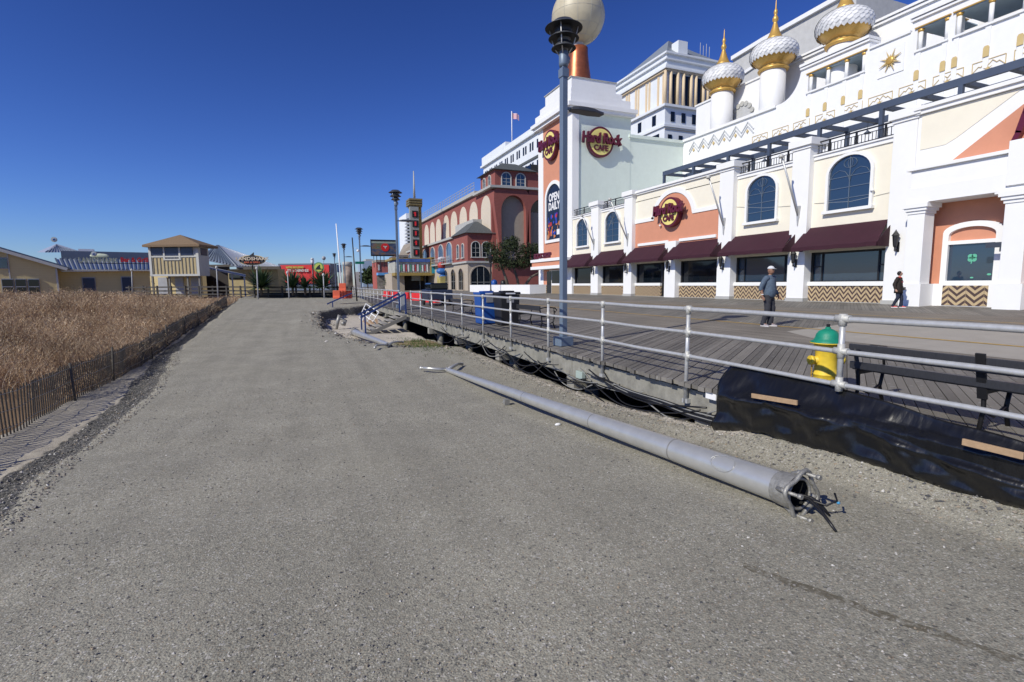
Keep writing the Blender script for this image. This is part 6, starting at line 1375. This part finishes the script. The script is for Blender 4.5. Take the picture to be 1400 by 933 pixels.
MROOF = mat('metal_roof', (.3, .34, .4), .35, metal=.6, var=.1); MRIB = mat('metal_roof_rib', (.12, .15, .2), .5, metal=.3); MROOFW = mat('pale_metal_roof', (.6, .63, .66), .35, metal=.5, var=.06); MGR = mat('blue_grey_siding', (.13, .16, .22), .6, var=.08)
NAVY = mat('navy_window', (.02, .03, .07), .3); FRW = mat('window_frame_grey', (.35, .36, .38), .6)
frame_az(-12, 1.3)
ha = thing('beach_bar_building', 'yellow beach bar building with blue-grey metal roofs behind the dune grass', 'building', tuple(gp(60, 58, 1)))
# gable house
D0, D1 = 56, 60; zb = .6
q = M(); e = gz(79, 366, D0); pk_ = G(-60, 326, D0); a = gp(79, D0, zb); l = gp(-200, D0, zb)
P = [l, a, Vector((a.x, a.y, e)), Vector((pk_.x, pk_.y, pk_.z)), Vector((l.x, l.y, e))]; q.prism(P, FW_ * (D1 - D0)); q.build('gable_wall', YWALL, ha)
q = M(); ov = RG * 1.0 + Vector((0, 0, -.32)); up = Vector((0, 0, .16)); A1 = Vector((a.x, a.y, e)) + ov + up - FW_ * .6; K1 = Vector(pk_) + up - FW_ * .6; s = FW_ * (D1 - D0 + 1.2)
q.prism([A1, K1, K1 + s, A1 + s], (0, 0, .14)); rf = q.build('metal_roof', mat('blue_metal_roof', (.17, .2, .26), .4, metal=.4, var=.08), ha)
q = M()
for i in range(9): o_ = FW_ * (i * .62); q.bar(A1 + o_ + up, K1 + o_ + up, .05, .08)
q.build('seam_ribs', MRIB, rf)
q = M(); q.bar(A1 - FW_ * .03 - up * .3, K1 - FW_ * .03 - up * .3, .08, .3); q.box(0, 0, 0, 0, 0, 0) if 0 else None; q.build('rake_board', TRIMG, ha)
q = M(); GB(q, 78, 80.5, 367, 406, D0 - .05, .2); q.build('corner_board', TRIMG, ha); q = M(); GB(q, 14.2, 16, 341, 382, D0 - .05, .1); q.build('corner_board', TRIMG, ha)
for x0, x1, y0, y1 in ((-12, 13.5, 353.5, 366.5), (3.5, 18, 382.5, 402), (22, 35.5, 382.5, 402), (39.5, 53.5, 382.5, 402)):
    q = M(); GB(q, x0 - 1.0, x1 + 1.0, y0 - 1.2, y1 + 1.2, D0 - .08, .1); fr = q.build('window', FRW, ha); q = M(); GB(q, x0, x1, y0, y1, D0 - .12, .05); q.build('pane', GLASS if y0 < 360 else GLASSD, fr)
    if y0 > 360: q = M(); GB(q, x0, x1, (y0 + y1) / 2 - .5, (y0 + y1) / 2 + .6, D0 - .16, .04); q.build('meeting_rail', FRW, fr)
# low wing
q = M(); GB(q, 80, 283, 370, 408, 57.5, 8); q.build('wing_wall', YWALL, ha)
seam_roof(ha, [(84, 370.5, 56.9), (212, 369.5, 56.9), (212, 355.5, 61.5), (76, 354.5, 61.5)], 22, m_=MROOFW, rib=MRIB)
q = M(); GB(q, 80, 212, 368.8, 370.6, 56.8, .15); q.build('fascia', TRIMG, ha)
q = M(); GB(q, 88, 214, 344.5, 358, 62, 4); q.build('upper_siding', MGR, ha)
for x0, x1, y0, y1 in ((114, 130, 380.5, 398), (167.5, 181, 379.5, 398)):
    q = M(); GB(q, x0 - 1.2, x1 + 1.2, y0 - 1.2, y1 + 1, 57.4, .1); fr = q.build('window', FRW, ha); q = M(); GB(q, x0, x1, y0, y1, 57.35, .05); q.build('pane', NAVY, fr)
# cupola roof with emblem, duct
q = M(); ap = G(77, 333.6, 76); L_ = G(50, 345, 76); Fr = G(62, 345.5, 72); Rr = G(113, 345, 73); q.add([ap, L_, Fr, Rr], [(0, 1, 2), (0, 2, 3)]); q.add([ap, Rr, G(95, 345, 80)], [(0, 1, 2)]); cu_ = q.build('cupola_roof', MROOFW, ha)
q = M()
for i in range(13): a = Fr.lerp(Rr, i / 12); q.bar(a + Vector((0, 0, .05)), Fr.lerp(ap, i / 12 if i < 4 else 1).lerp(ap, 0) if 0 else a.lerp(ap, 1 - abs(i / 12 - .25) * 1.1 if i > 3 else .25 + i * .2), .06, .08)
q.build('seam_ribs', MRIB, cu_)
q = M(); GB(q, 112, 133, 340.8, 344.5, 66, 1); q.build('roof_duct', WHITE2, ha)
FINB = mat('fin_blue', (.02, .12, .3), .5); SGN = mat('sign_pale_green', (.6, .66, .52), .6, var=.25, scale=3)
def fin_emblem(par, cx_, cy_, w_, D, ringm, inm, finm, nm='emblem'):
    c = G(cx_, cy_, D); r_ = w_ * (G(cx_ + 1, cy_, D) - G(cx_, cy_, D)).length / 2
    def disc(k, dp, m_, n_, par_): q = M(); q.prism([c - FW_ * dp + RG * (math.cos(a) * r_ * k) + Vector((0, 0, math.sin(a) * r_ * k)) for a in [2 * PI * i / 28 for i in range(28)]], -FW_ * .04); return q.build(n_, m_, par_)
    o = disc(1, 0, ringm, nm, par); disc(.78, .05, inm, 'emblem_face', o)
    q = M(); q.prism([c - FW_ * .1 + RG * (u * r_) + Vector((0, 0, v * r_)) for u, v in ((-.6, -.35), (-.25, .15), (.25, .55), (.2, .1), (.5, -.35))], -FW_ * .03); q.build('fin', finm, o); return o
fin_emblem(ha, 74, 327.8, 9, 72, SGN, WHT, FINB)
sg = thing('roof_sign', 'beach bar sign lettering and small fin emblem standing on the low metal roof', 'sign', tuple(G(155, 360, 56.4)))
def gtext(s, px_, py_, h, D, m_, par, bold=.0, sx=1, ext=.05, nm='lettering'): k_ = (G(px_, py_, D).z - G(px_, py_ + 1, D).z); return text(nm, s, h * k_ * 1.38, G(px_, py_, D), RG, UZ, m_, par, ext=ext, bold=bold, sx=sx)
gtext('LANDSHARK', 134, 356.3, 6.6, 56.4, mat('letter_olive', (.42, .46, .34), .6, var=.3), sg, .02, .8); gtext('Bar & Grill', 184, 355.8, 6.0, 56.4, RED, sg, .03, .86)
fin_emblem(sg, 128.5, 347.5, 8.5, 56.4, SGN, WHT, FINB); q = M(); c = G(136, 350, 56.6); q.ball(c, (.9, .1, .25), 12, 6); q.build('emblem_wave', SGN, sg)
q = M(); GB(q, 110, 205, 360, 360.8, 56.5, .08); q.build('sign_rail', BLACKM, sg)
frame_az(22.1, 1.0)
# lookout hut
hu = thing('lookout_hut', 'raised square lookout hut with batten siding and a shingled hip roof', 'hut', tuple(gp(240, 54, 1)))
Dh = 54; ca_ = math.cos(R(-8)); 
q = M(); GB(q, 207, 274, 336, 377.5, Dh, 1.9); q.build('walls', TRIMG, hu)
q = M(); GB(q, 209.5, 272.5, 352.5, 375, Dh - .05, .1); q.build('siding', mat('hut_tan_siding', (.47, .38, .21), .8), hu)
q = M()
for i in range(13): x = 212 + i * 4.9; GB(q, x - .55, x + .55, 350.5, 375, Dh - .1, .08)
q.build('battens', mat('hut_batten', (.2, .19, .16), .8), hu)
q = M(); GB(q, 207, 274.5, 350, 352, Dh - .12, .1); GB(q, 206.5, 274.5, 375, 377.8, Dh - .13, .1); GB(q, 206.8, 210, 336, 377, Dh - .14, .1); GB(q, 271, 274.5, 336, 377, Dh - .14, .1); GB(q, 226.5, 228.7, 337, 356, Dh - .14, .1); GB(q, 247.5, 250, 337, 356, Dh - .14, .1); GB(q, 228, 248.5, 354, 356, Dh - .15, .1); q.build('trim', TRIMG, hu)
for x0, x1, y1 in ((210.5, 226, 349), (229, 247.3, 353.8), (250.2, 266.5, 349)): q = M(); GB(q, x0, x1, 338.3, y1, Dh - .1, .06); q.build('window', NAVY, hu)
q = M(); a = gp(274, Dh, 0) + FW_ * .5; z0, z1 = gz(274, 349, Dh), gz(274, 339, Dh); q.hexa([(*(v.x, v.y), z) for z in (z0, z1) for v in (a + RG * .0, a + RG * .05, a + RG * .05 + FW_ * 1.1, a + FW_ * 1.1)]); q.build('window', NAVY, hu)
a = gp(199, Dh - .7, 0); b = gp(276.5, Dh - .7, 0); s = FW_ * 3.4; ze = gz(240, 334.5, Dh - .7); zt = gz(243, 322, Dh + 1.6); mdl = (a + b) / 2 + s * .5
q = M(); cs = [Vector((v.x, v.y, ze)) for v in (a, b, b + s, a + s)]; m2 = Vector((mdl.x, mdl.y, zt)); q.add(cs + [m2] + [c_ - Vector((0, 0, .22)) for c_ in cs], [(0, 1, 4), (1, 2, 4), (2, 3, 4), (3, 0, 4), (0, 5, 6, 1), (1, 6, 7, 2), (2, 7, 8, 3), (3, 8, 5, 0), (5, 8, 7, 6)]); q.build('shingle_roof', SHING, hu)
for x in (209, 232, 257, 273): q = M(); GB(q, x - 1, x + 1, 377.5, 409, Dh + .1, .16); q.build('stilt', WOODG, hu)
q = M(); GB(q, 206, 276, 377.5, 404, Dh + 2.2, .2); q.build('back_wall', YWALL, hu)
for x0, x1 in ((216.5, 229), (240, 251), (261.5, 272)): q = M(); GB(q, x0, x1, 379.5, 402, Dh + 2.1, .1); q.build('door', FRW, hu)
# pavilion
pv = thing('pavilion', 'open pavilion with a pale ribbed metal pyramid roof right of the lookout hut', 'pavilion', tuple(gp(320, 64, 1)))
seam_roof(pv, [(272, 353.5, 66), (324, 364.5, 60), (298, 336.6, 66), (297, 336.6, 66)], 12)
seam_roof(pv, [(324, 364.6, 60), (384, 366.5, 63), (298.6, 336.8, 66.3), (298, 336.8, 66)], 16, m_=MROOFW, rib=MROOFW)
q = M(); GB(q, 325, 384, 364.5, 368.5, 60.4, .3); GB(q, 285, 325, 362, 365, 61, .3); q.build('fascia', mat('dark_fascia', (.1, .09, .08), .8), pv)
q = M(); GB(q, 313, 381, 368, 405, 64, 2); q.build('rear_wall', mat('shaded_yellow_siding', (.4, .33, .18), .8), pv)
q = M(); GB(q, 283, 313, 362, 405, 67, .5); q.build('open_bay_shade', mat('painted_bay_shade', (.035, .03, .03), .8, var=.5, scale=1), pv)  # near-black panel: shade of the open bay put into its colour
q = M(); GB(q, 314, 335, 374.5, 382, 63.9, .1); q.build('hatch_window', GLASSD, pv)
q = M(); gquad(q, [(280, 365.5, 57), (336, 377.5, 57), (336, 375.5, 60), (280, 363.5, 60)], 0, .12); q.build('walkway_canopy', FRW, pv)
q = M()
for x in (318, 334.5): GB(q, x - .7, x + .7, 366 + (x - 280) * .2, 406, 57.2, .12)
q.build('post', FRW, pv)
# oval sign
ov_ = thing('oval_sign', 'oval dark sign with gold rim on the pavilion eave', 'sign', tuple(G(345, 356, 58)))
def oval(k, dp, m_, n_, par): c = G(345, 356, 58); q = M(); q.prism([c - FW_ * dp + RG * (math.cos(a) * 1.5 * k) + Vector((0, 0, math.sin(a) * .56 * k ** 1.6)) for a in [2 * PI * i / 36 for i in range(36)]], -FW_ * .05); return q.build(n_, m_, par)
o_ = oval(1, 0, GOLDM, 'gold_rim', ov_); oval(.92, .06, mat('sign_charcoal', (.03, .035, .04), .5), 'board', ov_)
gtext('LANDSHARK', 345, 354.2, 4.4, 57.8, TANL, ov_, .008, 1.3); gtext('BAR & GRILL', 345, 359, 2.4, 57.8, mat('sign_dull_red', (.45, .1, .05), .6), ov_, .006, 1.2)
q = M(); c = G(345, 348.5, 58); q.prism([c + RG * u + Vector((0, 0, v)) for u, v in ((-.3, -.1), (-.05, .06), (.2, .25), (.17, 0), (.3, -.1))], -FW_ * .1); q.build('fin', BLACKM, ov_)
q = M(); c = G(345, 360, 58.3); q.bar(c, (c.x, c.y, 1.0), .12, .12); q.build('post', BLACKM, ov_)
# timber rail along the ramp
DKW = mat('dark_timber', (.075, .07, .065), .9, var=.3, scale=8)
tr = thing('timber_railing', 'dark weathered timber railing along the ramp at the far end of the path', 'railing', tuple(gp(340, 51, 1)))
q = M()
for x0, x1, ya, yb in ((172, 200, 393.5, 393), (200, 300, 393, 392.5), (300, 388, 392.5, 393), (388, 480, 393, 393)):
    for k, h_ in ((0, .13), (5.2, .13), (10, .13)):
        a = G(x0, ya + k, 52); b = G(x1, yb + k, 51); q.bar(a, b, .06, h_)
q.build('rails', DKW, tr)
for i in range(17): x = 176 + i * 19; q = M(); GB(q, x - .9, x + .9, 391, 409, 51.2, .14); q.build('post', DKW, tr)
q = M(); GB(q, 352, 480, 400, 409, 51.6, .1); q.build('kick_boards', mat('dark_boards', (.06, .055, .05), .9, var=.3), tr)
a = G(178, 400, 52); b = G(186, 385, 52)
# short light posts
for i, (x, y0, y1, D, dx_) in enumerate(((296, 366, 404, 49, 2), (351, 367, 408, 48, 2), (393, 373, 407.5, 49, 2.5), (442, 376, 407.5, 49, 1.5), (180, 369.5, 402, 55, 1))):
    lb = ('short pale light post in front of the dark bar opening', 'short pale light post beside the oval sign', 'short pale light post left of the middle yuccas', 'short pale light post in front of the round green sign', 'short pale light post in front of the low wing window')[i]
    a = G(x + dx_, y1, D); b = G(x, y0, D); t_ = thing('light_post', lb, 'light post', (a.x, a.y, a.z - .4), 'short pale light posts'); q = M(); q.tube([(a.x, a.y, a.z - .4), b], [.065, .05], 8); q.build('pole', FRW, t_); q = M(); q.ball(b, (.12, .12, .16), 10, 6); q.build('lamp', TRIMG, t_)
# yuccas
for i, (x, D, L_, n_) in enumerate(((357, 50.5, 2.3, 170), (400, 50.6, 2.0, 150), (417, 50.8, 1.5, 110), (441, 50.4, 2.2, 170))):
    lb = ('large spiky yucca under the oval sign', 'spiky yucca in front of the red banner', 'small spiky yucca between two larger ones', 'large spiky yucca below the round green sign')[i]
    a = gp(x, D, gz(x, 400, D)); rosette('yucca_plant', lb, (a.x, a.y, a.z - .3), L_, n_, YUC, i, .8, 'yuccas along the timber railing', .08, .045)
# red banner building
rbn = thing('banner_building', 'long red banner with pale lettering on a building behind the yuccas', 'billboard', tuple(gp(417, 110, 1)))
GB(M(), 382, 453, 360.5, 401, 111, 4).build('frame', MGR, rbn); q = M(); GB(q, 385, 451, 362.5, 388, 110.8, .1); q.build('banner', mat('banner_red', (.6, .03, .03), .6, var=.08), rbn)
gtext("WE'RE BUILDING", 403, 366, 2.7, 110.5, mat('banner_green', (.45, .45, .08), .6), rbn, .02, .85); gtext("IT'S A CASINO ELE", 407.5, 370.3, 3.3, 110.5, TRIMG, rbn, .03, .78)
rs = thing('round_sign', 'round green and yellow sign with a dark fin on a pole', 'sign', tuple(G(436, 366, 53))); fin_emblem(rs, 436, 366, 14.5, 53, mat('sign_green', (.12, .3, .12), .5), mat('sign_lime', (.45, .5, .1), .5), BLACKM, 'disc'); c = G(436, 372, 53.2); q = M(); q.bar(c, (c.x, c.y, 1), .1, .1); q.build('pole', BLACKM, rs)
c = G(427, 357, 56); wl = thing('beacon_lamp', 'dark post topped by a white ribbed lamp behind the yuccas', 'street lamp', (c.x, c.y, 1)); q = M(); q.tube([(c.x, c.y, 1), (c.x, c.y, c.z - .3)], .09, 6); q.build('pole', BLACKM, wl); q = M(); q.lathe(c.x, c.y, [(.1, c.z - .3), (.16, c.z - .2), (.18, c.z), (.15, c.z + .2), (.2, c.z + .22), (.0, c.z + .35)], 10); q.build('lamp', WHT, wl)
c = G(442, 352, 120); q = M(); q.tube([(c.x, c.y, 1), (c.x, c.y, c.z - 1)], .09, 6); q.tube([(c.x, c.y, c.z - 1), (c.x + .3, c.y, c.z - .3), (c.x + .2, c.y, c.z)], .07, 6); q.ball((c.x + .1, c.y, c.z - .2), .45, 8, 6); tag(q.build('globe_lamp', FRW), 'distant thin lamp with a round head above the red banner', 'street lamp')
